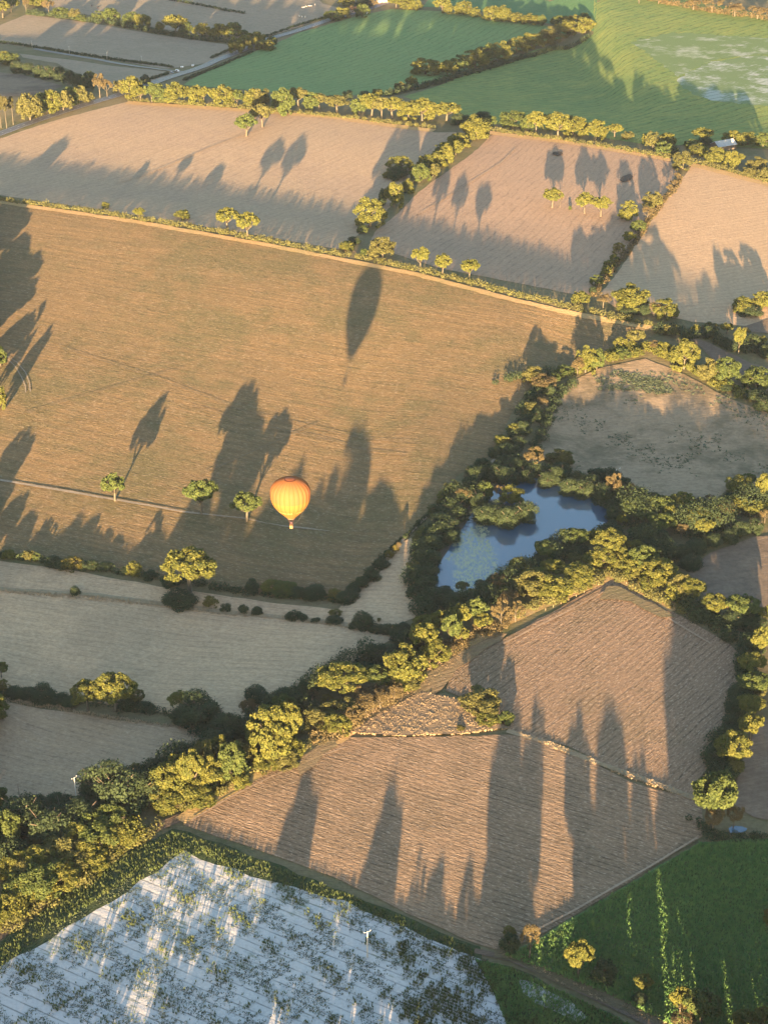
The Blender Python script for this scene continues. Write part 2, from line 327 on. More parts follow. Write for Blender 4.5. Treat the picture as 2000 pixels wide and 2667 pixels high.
strip('path', [(1320, 1170), (1260, 1222), (1205, 1262), (1130, 1330), (1050, 1408), (1010, 1450)], .9, M_path, .4)
# asphalt roads
s = NT('asphalt'); n = s.noise(s.n('ShaderNodeNewGeometry').outputs['Position'], 1.5, 4)
s.l(s.mix(n, (.055, .055, .06), (.085, .085, .09)), s.b.inputs['Base Color']); s.b.inputs['Roughness'].default_value = .55; s.b.inputs['Specular IOR Level'].default_value = .5
M_asph = s.m; M_line = plain('road paint', (.75, .75, .72), .7, .1)
LAYER[0] += .03
roadpix = [(-300, 460), (-60, 372), (60, 328), (180, 288), (300, 252), (400, 218), (450, 200), (560, 160), (700, 102), (860, 52), (960, 24), (1040, -4), (1150, -40)]
strip('road', roadpix, 5.2, M_asph, .1)
strip('road', [(90, 128), (250, 155), (420, 182), (480, 188)], 3.2, M_asph, .1)
LAYER[0] += .02
rw = [P(*p) for p in roadpix]
# centre dashes and edge lines, as sheets on the road
def dashes(pts, L, G, hw, name, off=0):
    vs, fs = [], []; acc = 0
    for a, b in zip(pts, pts[1:]):
        a = Vector(a[:2]); b = Vector(b[:2]); T = (b - a).length; d = (b - a) / T; nn = Vector((-d.y, d.x)); t = 0
        while t < T:
            e = min(T, t + L); k = len(vs)
            for q, sgn in ((t, 1), (e, 1), (e, -1), (t, -1)):
                p = a + d * q + nn * (off + sgn * hw); vs.append((p.x, p.y, zg(p.x, p.y) + LAYER[0] + .12))
            fs.append((k + 3, k + 2, k + 1, k)); t += L + G
    tag(obj(name, mesh(name, vs, fs, M_line)), kind='structure')
dashes(rw, 3, 8, .12, 'road_marking')
dashes(rw, 6, .01, .1, 'road_edge_line', 4.6); dashes(rw, 6, .01, .1, 'road_edge_line', -4.6)
sheet('sandy_patch', world_poly([(1350, 2555), (1385, 2560), (1440, 2592), (1490, 2615), (1530, 2655), (1500, 2665), (1450, 2640), (1390, 2615), (1362, 2590)]), m_sand, 4)
# ------------------------------------------------------------------ the pond
s = NT('pond water'); pos = s.n('ShaderNodeNewGeometry').outputs['Position']
n = s.noise(pos, .05, 4, .6); n2 = s.noise(s.mapping(pos, scale=(1, .5, 1)), .8, 3, .7)
band = s.mapping(pos, rot=0)
c0 = P(1235, 1470); sp_ = s.n('ShaderNodeVectorMath', operation='SUBTRACT'); s.l(pos, sp_.inputs[0]); sp_.inputs[1].default_value = (c0.x, c0.y, 0)
d2 = s.mapping(sp_.outputs[0], rot=R(8), scale=(1 / 13, 1 / 52, 0)); ln = s.n('ShaderNodeVectorMath', operation='LENGTH'); s.l(d2, ln.inputs[0])
alg = s.math('MULTIPLY', s.mr(s.math('ADD', ln.outputs['Value'], s.math('MULTIPLY', s.math('SUBTRACT', n, .5), 2.2)), 1.0, .75), s.mr(n2, .42, .56))
s.l(s.mix(alg, (.04, .088, .14), (.28, .30, .16)), s.b.inputs['Base Color'])
s.l(s.mr(alg, 0, 1, .06, .6, False), s.b.inputs['Roughness']); s.b.inputs['Specular IOR Level'].default_value = .85; s.b.inputs['IOR'].default_value = 1.6
bp = s.n('ShaderNodeBump'); bp.inputs['Strength'].default_value = .05; bp.inputs['Distance'].default_value = .1
s.l(s.noise(pos, 1.2, 2), bp.inputs['Height']); s.l(bp.outputs[0], s.b.inputs['Normal'])
M_water = s.m
pond = world_poly([(1130, 1545), (1130, 1500), (1165, 1440), (1200, 1385), (1235, 1330), (1300, 1270), (1340, 1240), (1400, 1250), (1480, 1275), (1570, 1310), (1600, 1345), (1560, 1385), (1480, 1410), (1400, 1450), (1330, 1500), (1260, 1545), (1180, 1575)])
M_mud = plain('pond mud', (.10, .09, .065), .9, .4, .4)
sheet('pond_bank', [tuple(Vector(p) * 1.0 + (Vector(p) - Vector((P(1370, 1400).x, P(1370, 1400).y))).normalized() * 5) for p in pond], M_mud, 1.5)
LAYER[0] += .05
sheet('pond_water', pond, M_water, .8, flat=LAYER[0] + .1)
sheet('river_water', world_poly([(1895, 2162), (1905, 2155), (1930, 2156), (1945, 2162), (1938, 2172), (1900, 2173)]), M_water, .3)
M_tt = field_mat('compacted tractor track', (.24, .19, .12), (.18, .145, .09), (.15, .12, .08), .1, 2, .2, .5, .5, .6, .8)
for q_ in ([(150, 905), (400, 985), (640, 1075), (900, 1135), (1090, 1158)], [(500, 1060), (640, 1100), (860, 1150), (1060, 1190)], [(60, 1080), (300, 1010), (480, 960)], [(520, 1240), (700, 1160), (830, 1105)]):
    strip('tractor_track', q_, .35, M_tt, .1)
M_tl = field_mat('pale tractor track', (.44, .34, .24), (.34, .26, .18), (.26, .20, .14), .1, 2, .2, .5, .5, .6, .8)
for q_ in ([(500, 2140), (600, 2080), (700, 2030), (800, 1985), (900, 1950)], [(1330, 2462), (1500, 2372), (1700, 2255), (1815, 2185)], [(1310, 1680), (1480, 1595), (1588, 1535), (1700, 1590), (1850, 1680)], [(300, 480), (560, 380), (700, 330)], [(1090, 560), (1300, 430), (1340, 390)]):
    strip('tractor_track', q_, .5, M_tl, .15)
M_gp = field_mat('green regrowth', (.19, .18, .10), (.22, .18, .11), (.30, .22, .14), .5, 3.4, .6, .5, .6, 1.2, .7)
sheet('grass_patch', world_poly([(1060, 1800), (1120, 1755), (1200, 1700), (1290, 1650), (1320, 1655), (1250, 1705), (1190, 1745), (1150, 1800), (1100, 1830)]), M_gp, 3)
sheet('grass_patch', world_poly([(1580, 1530), (1610, 1530), (1700, 1575), (1760, 1610), (1720, 1612), (1640, 1570), (1560, 1565)]), M_gp, 3)
sheet('grass_patch', world_poly([(770, 1985), (830, 1945), (870, 1930), (880, 1945), (820, 2000), (780, 2025)]), M_gp, 3)
M_dk = field_mat('dark weedy patch', (.10, .085, .07), (.07, .06, .05), (.2, .15, .11), .5, 3, .2, .5, .3, 1.2, .8)
sheet('weed_patch', world_poly([(1612, 472), (1620, 462), (1640, 455), (1648, 462), (1640, 472), (1622, 477)]), M_dk, 3)
sheet('weed_patch', world_poly([(1437, 404), (1440, 398), (1462, 397), (1466, 404), (1450, 408)]), M_dk, 3)
#PLANTS
# ------------------------------------------------------------------ foliage builder (numpy)
def unit(v): return v / np.maximum(np.linalg.norm(v, axis=1, keepdims=True), 1e-9)
def leaf_quads(p, n, size, rng, jit=.7, asp=.62):
    N = len(p)
    nn = unit(n + jit * rng.normal(size=(N, 3))); r = rng.normal(size=(N, 3))
    a = unit(np.cross(nn, r)); b = np.cross(nn, a)
    s = (size * rng.uniform(.6, 1.35, N))[:, None]
    a = a * s; b = b * s * asp
    v = np.stack([p - a, p - b * .9 + a * .15, p + a, p + b], 1).reshape(-1, 3)
    f = np.arange(4 * N).reshape(N, 4)
    return v, f
def lobes_to_leaves(C, Rd, total, size, rng, flat=.8, centre=None, jit=.75):
    """C centres (n,3), Rd radii; leaves over the outward side of each lobe"""
    A = Rd ** 2; cnt = np.maximum(4, (total * A / A.sum()).astype(int))
    idx = np.repeat(np.arange(len(C)), cnt); N = len(idx)
    d = unit(rng.normal(size=(N, 3)))
    if centre is not None:
        out = unit(C - centre)[idx]; dt = (d * out).sum(1); fl = dt < -.25; d[fl] = -d[fl]
    sink = (1.0 - .42 * rng.random(N) ** 1.5 + .3 * rng.random(N) ** 5)[:, None]
    p = C[idx] + d * Rd[idx][:, None] * sink * np.array([1, 1, flat])
    nrm = unit(d * .8 + np.array([0, 0, .35]))
    return leaf_quads(p, nrm, size, rng, jit)
def crown(kind, seed, total, leaf):
    rng = np.random.default_rng(seed)
    if kind == 'oak':
        n = 50; u = unit(rng.normal(size=(n, 3))); u[:, 2] = np.abs(u[:, 2]) * 1.0 - .38 * (rng.random(n) < .55)
        u = unit(u); c0 = np.array([0, 0, .6]); rad = rng.uniform(.7, 1.05, n)[:, None]
        C = c0 + u * rad * np.array([.37, .37, .27]); C = np.vstack([C, c0 + rng.normal(size=(8, 3)) * .1]); Rd = rng.uniform(.055, .125, len(C))
        v, f = lobes_to_leaves(C, Rd, total, leaf, rng, .75, c0)
    elif kind == 'bush':
        n = 60; u = unit(rng.normal(size=(n, 3))); u[:, 2] = np.abs(u[:, 2]); c0 = np.array([0, 0, .32]); rad = rng.uniform(.75, 1.08, n)[:, None]
        C = c0 + u * rad * np.array([.37, .37, .52]); k = rng.random(n) < .35; C[k, 2] -= .25; C[:, 2] = np.maximum(C[:, 2], .1)
        C = np.vstack([C, c0 + rng.normal(size=(8, 3)) * .12]); Rd = rng.uniform(.06, .13, len(C))
        v, f = lobes_to_leaves(C, Rd, total, leaf, rng, .9, c0)
    elif kind == 'round':
        n = 26; u = unit(rng.normal(size=(n, 3))); u[:, 2] = np.abs(u[:, 2]); c0 = np.array([0, 0, .35])
        C = c0 + u * rng.uniform(.6, .9, n)[:, None] * np.array([.33, .33, .42]); k = rng.random(n) < .4; C[k, 2] -= .25
        C[:, 2] = np.maximum(C[:, 2], .15); C = np.vstack([C, c0[None]]); Rd = rng.uniform(.11, .21, len(C)); Rd[-1] = .33
        v, f = lobes_to_leaves(C, Rd, total, leaf * .8, rng, .95, c0, .4)
    elif kind == 'pine':
        n = 16; a = rng.uniform(0, 6.28, n); z = rng.uniform(.55, .93, n); r = rng.uniform(.05, .36, n) * (1.25 - z) / .7
        C = np.stack([np.cos(a) * r, np.sin(a) * r, z], 1); Rd = rng.uniform(.08, .17, n)
        v, f = lobes_to_leaves(C, Rd, total, leaf, rng, .45, np.array([0, 0, .7]))
    elif kind == 'poplar':
        n = 34; a = rng.uniform(0, 6.28, n); z = rng.uniform(.12, .95, n); r = .3 * np.sqrt(np.clip(1.02 - z, .02, 1)) * rng.uniform(.5, 1.1, n)
        C = np.stack([np.cos(a) * r, np.sin(a) * r, z], 1); Rd = rng.uniform(.1, .18, n)
        v, f = lobes_to_leaves(C, Rd, total, leaf, rng, .55, None)
    elif kind == 'dry':
        n = 20; u = unit(rng.normal(size=(n, 3))); u[:, 2] = np.abs(u[:, 2]) * .9 - .1; c0 = np.array([0, 0, .55])
        C = c0 + u * rng.uniform(.6, 1.1, n)[:, None] * np.array([.36, .36, .4]); Rd = rng.uniform(.07, .15, n)
        v, f = lobes_to_leaves(C, Rd, int(total * .7), leaf * .8, rng, .8, c0, .9)
    return v, f
def tube(pts, rad, seg=6):
    vs, fs = [], []
    for i, (p, r) in enumerate(zip(pts, rad)):
        p = Vector(p); q = Vector(pts[min(i + 1, len(pts) - 1)]) - Vector(pts[max(i - 1, 0)])
        q.normalize(); a = q.orthogonal().normalized() if abs(q.z) < .95 else Vector((1, 0, 0)); a = (a - q * a.dot(q)).normalized(); b = q.cross(a)
        for k in range(seg):
            t = 2 * math.pi * k / seg; vs.append(tuple(p + (a * math.cos(t) + b * math.sin(t)) * r))
    for i in range(len(pts) - 1):
        for k in range(seg):
            j = (k + 1) % seg; fs.append((i * seg + k, i * seg + j, (i + 1) * seg + j, (i + 1) * seg + k))
    fs.append(tuple(range(seg))[::-1]); fs.append(tuple((len(pts) - 1) * seg + k for k in range(seg)))
    return vs, fs
def join(parts):
    V, Fc = [], []
    for v, f in parts:
        k = len(V); V += [tuple(x) for x in v]; Fc += [tuple(i + k for i in q) for q in f]
    return V, Fc
def trunk(kind, seed):
    rd = random.Random(seed); top = {'oak': .6, 'bush': .5, 'round': .5, 'pine': .92, 'poplar': .9, 'dry': .75}[kind]; r0 = {'oak': .035, 'pine': .03, 'poplar': .02}.get(kind, .028)
    lx, ly = rd.uniform(-.03, .03), rd.uniform(-.03, .03)
    parts = [tube([(0, 0, -.03), (0, 0, .02), (lx * .4, ly * .4, .2), (lx, ly, top * .6), (lx * 1.4, ly * .5, top)], [r0 * 1.7, r0 * 1.2, r0, r0 * .75, r0 * .25])]
    if kind not in ('pine', 'poplar'):
        for i in range(7):
            a = i * 2.4 + rd.random(); z0 = rd.uniform(.25, .42); e = rd.uniform(.22, .36)
            parts.append(tube([(lx * .5, ly * .5, z0), (math.cos(a) * e * .45, math.sin(a) * e * .45, z0 + .1), (math.cos(a) * e, math.sin(a) * e, z0 + rd.uniform(.18, .38))], [r0 * .6, r0 * .42, r0 * .12], 5))
    return join(parts)
M_leaf = leaf_mat('hedgerow leaves', (.120, .130, .034), (.072, .092, .027))
M_leaf2 = leaf_mat('greener leaves', (.080, .108, .035), (.050, .078, .028), .3)
M_leaf3 = leaf_mat('browner leaves', (.108, .114, .042), (.074, .084, .032), .3)
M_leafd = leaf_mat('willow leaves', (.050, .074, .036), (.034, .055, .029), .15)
M_leafy = leaf_mat('yellow green leaves', (.13, .12, .032), (.10, .10, .03))
M_leaft = leaf_mat('dry leaves', (.115, .098, .052), (.095, .082, .042), .2)
M_pine = leaf_mat('pine needles', (.08, .08, .035), (.06, .065, .03))
M_bark = plain('pale bark', (.11, .10, .075), .9, .4, 6); M_barkd = plain('grey bark', (.16, .13, .10), .9, .4, 6)
KINDS = {}
def variant(key, geo, seeds, total, leaf, mat, bark, name):
    L = []
    for q_, sd_ in enumerate(seeds):
        v, f = crown(geo, sd_, total, leaf); c = mesh(name + ' crown', v, f, (mat, M_leaf2, mat, M_leaf3)[q_ % 4] if mat is M_leaf else mat)
        v, f = trunk(geo, sd_); t = mesh(name + ' trunk', v, f, bark, True); L.append((c, t))
    KINDS[key] = L
variant('o', 'oak', range(5), 2700, .040, M_leaf, M_bark, 'broadleaf')
variant('O', 'oak', range(20, 23), 6500, .027, M_leaf, M_bark, 'big broadleaf')
variant('b', 'bush', range(30, 36), 3000, .041, M_leaf, M_bark, 'hedgerow')
variant('B', 'bush', range(40, 45), 7000, .027, M_leaf, M_bark, 'big hedgerow')
variant('d', 'round', range(50, 54), 5200, .030, M_leafd, M_barkd, 'round')
variant('y', 'bush', range(60, 62), 2500, .034, M_leafy, M_bark, 'yellow')
variant('t', 'dry', range(70, 73), 3600, .028, M_leaft, M_bark, 'dry')
variant('p', 'pine', range(80, 83), 2200, .034, M_pine, M_bark, 'pine')
variant('P', 'poplar', range(90, 92), 5000, .035, M_leaf, M_bark, 'poplar')
KN = {'o': ('broadleaf_tree', 'leafy tree with bare trunk', 'tree'), 'O': ('broadleaf_tree', 'large spreading tree', 'tree'), 'b': ('hedgerow_tree', 'bushy green tree', 'tree'),
      'B': ('hedgerow_tree', 'big bushy tree', 'tree'), 'd': ('round_tree', 'dark rounded tree', 'tree'), 'y': ('bush', 'yellow green bush', 'bush'),
      't': ('dry_tree', 'dry tan tree', 'tree'), 'p': ('pine_tree', 'tall thin pine', 'tree'), 'P': ('poplar_tree', 'very tall tree', 'tree'), 's': ('bush', 'small green bush', 'bush')}
CR = {'C': .421943, 'D': .253165}
ORG = {'C1': (0, 0), 'C2': (650, 0), 'C3': (1300, 0), 'C4': (0, 450), 'C5': (650, 450), 'C6': (1300, 450), 'C7': (0, 900), 'C8': (650, 900), 'C9': (1300, 900),
       'C10': (0, 1350), 'C11': (650, 1350), 'C12': (1300, 1350), 'C13': (0, 1800), 'C14': (650, 1800), 'C15': (1300, 1800), 'C16': (0, 2167), 'C17': (650, 2167), 'C18': (1300, 2167),
       'D1': (0, 1800), 'D2': (380, 1800), 'D3': (700, 1600), 'D4': (1050, 1200), 'D5': (1000, 1420), 'D6': (1400, 1350), 'D7': (1580, 1200), 'D8': (1580, 850), 'X': (0, 0)}
ORDN = 'first second third fourth fifth sixth seventh eighth ninth tenth eleventh twelfth thirteenth fourteenth fifteenth sixteenth seventeenth eighteenth nineteenth twentieth'.split()
_n = ORDN[:9]
for tens, th in (('twenty', 'twentieth'), ('thirty', 'thirtieth'), ('forty', 'fortieth'), ('fifty', 'fiftieth'), ('sixty', 'sixtieth')):
    ORDN += ([th] if tens != 'twenty' else []) + [tens + '-' + a for a in _n]
rt = random.Random(5); TREES = []
PALE = []
def place(x, y, wp, hp, kind, label, group=None, cat=None):
    """x centre, y base, width and height: all in photo pixels"""
    e = math.atan2(-ray(x, y).z, math.hypot(ray(x, y).x, ray(x, y).y))
    lowcrown = kind in 'bBdys'
    yb = y - (.30 * wp * math.sin(e) if lowcrown else 0)
    p = P(x, yb); D = (p - Vector((0, 0, CH))).dot(FW); W = wp * D / F * (1.34 if (y > 1150 and kind in 'obBd') else 1.45 if (y < 420 and kind in 'ob') else 1.2)
    hh = hp * D / F - (.30 * W * math.sin(e) if lowcrown else .16 * W * math.sin(e))
    H = max((1.2 if y > 1150 else 1.12) * hh / math.cos(e), .45 * W if lowcrown else .6 * W)
    k = 'b' if kind == 's' else kind
    if kind == 'o' and y < 420 and rt.random() < .5 and not group == 'lone trees in the pink field': k = 'b'
    if k == 'b' and (wp > 52): k = 'B'
    if k == 'o' and (wp > 60): k = 'O'
    c, t = rt.choice(KINDS[k]); nm, _, ct = KN[kind]
    if kind == 'b' and H < 3.5: nm = 'bush'; ct = 'bush'
    o = empty(nm, p, rt.uniform(0, 6.28)); 
    a = bpy.data.objects.new('crown', c); link(a, o); b = bpy.data.objects.new('trunk', t); link(b, o)
    sc_ = (W * rt.uniform(.94, 1.06), W * rt.uniform(.94, 1.06), H); a.scale = sc_; b.scale = sc_
    tag(o, label, cat or ct, group); TREES.append((o, x, y, W, H)); return o
def row(phrase, group, items):
    L = []
    for it in items:
        cr, x, y, w_, h_, k = it; s_ = CR.get(cr[0], 1); ox, oy = ORG[cr]
        L.append((ox + x * s_, oy + y * s_, w_ * s_, h_ * s_, k))
    L.sort(key=lambda q: q[0])
    for i, (x, y, w_, h_, k) in enumerate(L):
        place(x, y, w_, h_, k, f'{KN[k][1]}, {ORDN[i]} from the left {phrase}', group)
def rows(phrase, group, txt):
    items = []; cr = None
    for tok in txt.split():
        if tok[0] in 'CDX' and tok in ORG: cr = tok; continue
        a = tok.split(','); k = a[4] if len(a) > 4 else 'b'
        items.append((cr, float(a[0]), float(a[1]), float(a[2]), float(a[3]), k))
    row(phrase, group, items)
rows('along the top left field', 'trees of the top left hedge', 'C1 20,110,85,100,o 70,75,90,85,o 165,80,55,90,t 235,35,110,60,o 305,92,80,100,t 380,108,85,65 465,118,65,65 500,135,50,45 610,132,70,62 690,132,95,80 810,155,85,82 880,168,95,82 990,200,55,65 1085,215,115,120,o 1150,220,75,85 1250,232,90,90 1320,240,60,65 1370,238,90,92 1440,232,100,92 1500,228,50,45')
rows('in the clump left of the far road', 'clump of trees by the far road', 'C1 1455,330,80,100 1510,312,70,95 1585,290,95,95 1640,312,100,60 C2 140,278,60,52')
rows('beside the road at the top', 'trees beside the road at the top', 'C2 510,132,85,68 570,118,85,72 625,100,60,60,t 695,108,80,85,o 765,60,70,65,t 600,38,90,50 715,42,130,65,d 905,48,85,62,o 970,52,85,62,o 1030,58,60,60,o')
rows('in the hedge topping the green field', 'trees of the hedge topping the green field', 'C2 1190,80,90,90,o 1225,88,60,60 1320,98,95,88 1390,105,60,60 1490,128,90,92 1560,132,100,95 C3 20,132,90,80 100,142,95,62 190,152,100,65 262,158,45,65,o 360,165,75,70 430,150,80,55 480,140,60,50 525,140,60,60')
rows('between the two green fields', 'row of trees between the green fields', 'C2 1085,470,150,110 1165,455,60,60 1220,470,95,100 1290,448,95,105 1390,425,130,118 1465,392,120,120 1540,385,130,125 C3 105,328,125,98 200,302,120,98 310,268,125,98 420,228,130,98 530,205,90,95')
rows('at the corner of the green field', 'bushes at the green field corner', 'C2 710,620,90,68,d 790,592,60,45 930,560,60,55 1000,532,70,60')
rows('in the dark row by the road', 'dark row of trees left of the road', 'C1 20,400,90,85 60,405,110,80 110,455,105,92,d 180,465,95,92,d 245,482,95,92,d 310,495,105,105,d 375,505,95,105,d 430,525,95,105,d 485,545,95,105,d 540,568,95,115,d')
rows('in the wood beside the road', 'trees of the wood beside the road', 'C1 -20,800,70,190,p 10,790,65,190,p 45,795,65,195,p 85,770,65,165,p 190,750,120,180 245,715,100,140 320,700,115,145 395,690,100,140 440,655,95,115 495,645,85,122 550,632,55,62 560,530,70,90 620,605,100,150,t 665,600,70,110,t 740,572,65,82')
rows('in the row above the pink field', 'row of trees above the pink stubble field', 'C1 820,602,120,135,o 900,520,65,72,d 870,628,80,92,o 940,630,85,112,o 985,628,75,112,o 1085,632,115,130,o 1140,622,70,90,o 1205,638,90,112,o 1260,638,80,102,o 1330,642,65,92,o 1390,652,105,125,o 1465,652,90,92,o 1560,658,100,112,o 1620,655,95,112,d')
rows('under the green field corner', 'row of trees under the green field corner', 'C2 60,658,110,122,o 205,712,110,165,o 245,640,70,80,d 300,655,105,112,o 385,675,75,105,o 430,668,80,92,o 540,695,130,105,o 605,612,75,62,d 680,702,85,112,o 755,715,115,132,o 815,725,100,125,o 880,728,120,125,o 980,732,115,112,o 1065,745,115,135,o 1125,740,95,112,o 1215,745,135,112,o 1285,775,90,85,d')
rows('standing in the pink field', 'lone trees in the pink field', 'C1 1522,842,105,132,o C2 80,785,105,142,o 20,730,60,62,d')
rows('between the two pink fields', 'row of trees between the pink fields', 'C2 1400,862,155,152 1490,785,60,70 1350,785,90,85,d 1440,740,100,60,d 1290,915,115,95 1200,965,110,82 1270,965,85,102 1215,1012,95,122 1160,1035,105,102 1095,1055,110,102 1130,1095,90,90 930,1075,170,112 905,1115,140,105,d 1050,1135,130,122 850,1100,60,40,s C5 820,205,60,122,d 890,222,120,162 975,132,75,92 745,348,185,192 700,378,70,52,s 645,445,85,62,d 600,480,90,60,s')
rows('above the oak field', 'row of trees above the oak field', 'C3 85,792,135,105 180,815,90,100 225,825,100,132,o 300,800,90,100 360,858,130,158,o 450,838,130,122 500,835,80,112 595,862,115,128,o 710,847,78,82,o 790,862,75,52,s 900,885,50,60,s 945,922,80,112 1030,902,95,82 1015,962,90,92 1080,962,75,70,d')
rows('in the top right clump', 'trees of the top right clump', 'C3 1130,1052,135,112 1190,920,80,60 1250,880,110,80,o 1265,905,110,70,d 1440,902,115,98 1530,905,125,88 1625,912,95,92 1230,962,110,75 1330,1022,135,112 1430,1042,95,112 1485,1010,55,58,o 1590,1065,125,92 1540,1090,100,60,s 1640,1110,100,82')
rows('at the very top right', 'trees at the top right edge', 'C3 980,25,90,50,t 860,22,80,40,t 1195,62,110,68,t 1310,78,140,72,t 1450,102,125,75,t 1590,118,120,72,t 1659,125,90,70,t')
rows('standing in the oak field', 'small row of trees in the oak field', 'C6 325,217,115,118,o 372,218,42,100,t 525,252,105,125,o 625,272,122,127,o 790,302,115,122 940,232,120,118 435,232,22,28,s')
rows('in the hedge right of the oaks', 'bushes of the hedge right of the oaks', 'C6 1045,128,45,60,t 1100,50,50,50,t 1075,90,45,50,t 910,292,85,78,t 850,372,90,82 800,432,80,70 735,500,80,70,y 705,560,60,60 680,602,80,65 660,642,80,65 600,702,80,70 575,755,60,60,d 985,180,50,50,t')
rows('along the straight ridge hedge', 'trees of the straight ridge hedge', 'C4 862,290,70,75,o 1125,295,100,65 1405,350,135,132,o 1530,402,135,155,o 655,225,50,45,s C5 600,492,90,65 705,525,60,55,s 820,545,172,142 1055,602,102,142,o 1190,637,105,132,o 1355,658,122,122,o C6 500,822,120,92 640,832,110,92,t 810,862,220,172 895,890,90,90,d 800,890,130,60,d 1020,912,152,132 950,885,80,80,t')
rows('below the golden field', 'row of trees below the golden field', 'C6 1500,872,140,105 1600,852,120,112 1659,835,90,100 1540,895,160,60,d D8 640,105,170,130 805,170,150,160,d 910,75,100,90,o 1060,130,190,160,d 1060,60,170,90 1230,75,140,110,o 1350,290,130,280,o 1210,210,120,110,d 1480,240,190,190,d 1590,210,110,110 1620,330,120,160,d 1420,120,90,110,o')
rows('along the top of the meadow', 'trees along the top of the meadow', 'C9 205,245,135,115 272,282,150,72,t 335,232,80,60 405,192,115,62 C9 480,190,100,110,t 530,182,140,170 600,160,100,140 D8 130,260,160,150 290,200,190,170,o 310,330,140,110,b 150,350,190,120 490,250,140,100,t 590,330,170,170 790,470,280,320 C9 1290,235,140,150 1390,255,170,182 1595,285,200,145 1590,355,180,100,d 1650,420,150,120,d 1400,290,100,50,d D8 60,380,120,120')
rows('beside the meadow left edge', 'trees beside the left edge of the meadow', 'C9 270,392,92,72,t 200,442,125,90 165,455,60,45,y 90,562,92,82 20,642,92,82 150,560,110,110,d 230,470,110,90,d 110,640,110,90,d 300,320,90,90,d C8 1560,612,92,55 1600,700,140,100,d 1520,700,110,80,d 1640,760,120,100,d')
rows('on the north bank of the pond', 'trees on the north bank of the pond', 'C9 210,772,130,132,t 230,690,70,60 110,800,140,110,d 370,745,155,92 290,885,110,112,d 370,800,120,90,d 425,940,125,135,d 350,870,110,130,d 520,955,135,135,d 480,880,130,110,d 635,990,140,155,d 570,920,130,130,d 700,960,110,160,t 750,1010,100,120,d 795,975,75,115,t 875,950,85,85,d 600,840,110,90,d 680,860,150,110,d 45,870,150,130,d 160,860,110,110,d 770,900,110,90,d 700,1040,120,100,d 20,760,110,90,d 415,790,60,50,y C8 1500,830,120,110,d 1430,780,110,90,d 1390,850,140,120,d')
rows('on the pond peninsula', 'trees on the pond peninsula', 'D4 830,430,190,200 990,400,130,150,t 1110,480,230,210 1250,650,250,260,d 1070,720,260,270,d 850,670,280,240,d 780,520,180,220,d 960,600,200,220,d 1180,620,200,200,d')
rows('on the west bank of the pond', 'trees on the west bank of the pond', 'D4 660,200,110,80,t 800,140,150,110,d 700,290,180,140,d 520,350,165,140 430,400,140,90 620,430,170,150,t 370,460,70,60,y 500,590,260,190,d 330,560,150,120,d 430,760,330,210,d 500,870,200,160,d 210,800,150,100 150,850,110,90 290,950,260,200,d 250,1100,250,200,d 110,1180,130,150 220,1210,90,90 270,1230,200,180,d D5 330,400,180,180,d 430,500,220,190,d 330,540,180,150,d 510,620,260,190,d 690,660,260,170,d 840,640,200,180,d 800,480,120,100,o 900,560,100,110,o 620,560,200,140,d 420,640,180,130,d')
rows('on the south bank of the pond', 'trees on the south bank of the pond', 'D5 1010,480,170,130,d 1130,420,160,130,d 1180,470,190,170,t 1380,330,220,190 1480,300,170,180,d 1260,640,180,150,t 1000,620,180,150,d 1320,520,180,200,d 1590,240,180,140,d 1420,240,120,80,d 1540,420,250,180,o 1640,330,200,150,d 1490,560,300,280 1330,590,120,130,t 1200,860,240,270,t 1350,790,200,200,t 950,800,210,240,o 1010,880,180,170,o D6 90,420,250,140,o 380,470,150,90,o 380,400,250,150,d 90,480,260,120,d 150,620,240,180,o 140,850,330,260 400,680,290,200,o 420,740,220,180')
rows('around the tip of the raked field', 'trees around the tip of the raked field', 'D6 360,290,250,130,o 560,260,150,130 720,400,330,270,O 640,540,260,220 830,540,270,240 960,440,260,210 1080,560,250,260,o 970,640,230,210 1250,690,300,250,o 1170,760,240,200 1450,860,260,270 1580,860,260,230,o 1390,880,180,200 1050,640,160,150 D7 640,640,60,60,s')
rows('in the copse east of the pond', 'trees of the copse east of the pond', 'D7 250,590,260,190,o 150,670,110,110,o 380,660,180,170,o 540,560,260,200,o 560,740,240,180,o 640,640,150,170,o 740,650,130,110,t 760,800,130,150,t 780,500,220,160,o 890,560,150,120,d 920,700,240,210,o 1000,790,180,190,o 1060,440,110,90,t 1100,520,200,130,d 1210,590,240,160,t 1140,690,120,130,t 1350,360,260,190 1330,520,230,140,o 1480,460,160,110,o 1520,570,220,120,o 1460,230,130,90,o 1600,460,200,310,O 1510,750,180,170,d 1380,800,200,200,d 1250,850,200,170,d 1080,900,220,170,d 900,960,240,170,d 680,1030,170,180,d 850,1130,230,180,d 560,900,220,180,d 420,780,200,170,d 300,820,180,120,o 60,640,180,200,d 40,780,180,170,d 180,560,150,200,d 470,430,170,110,d 650,460,150,110,d 1230,450,170,130,d 1620,640,110,140,t 960,460,130,90,d 300,450,140,120,d 780,1000,160,150,d 1180,760,170,120,d')
rows('down the right edge hedge', 'trees of the hedge down the right edge', 'C12 1320,605,145,130,o 1290,640,150,80,d 1500,630,190,150,o 1450,680,170,130,d 1560,700,170,120,d 1640,660,90,115,o 1610,865,110,175,o 1540,840,140,150,d 1550,960,160,120,o 1490,970,100,90,d 1570,1095,190,140,o 1480,1140,150,130,d 1545,1210,150,110,o 1430,620,80,100,t C15 1600,40,80,60,o 1540,145,140,110,o 1460,160,130,120,d 1545,300,140,150,o 1440,290,150,130,d 1430,470,210,200,o 1450,530,100,110,o 1350,480,160,140,d 1380,570,180,150,d 1310,840,250,310,o 1310,880,140,170,t 1440,850,120,150,t')
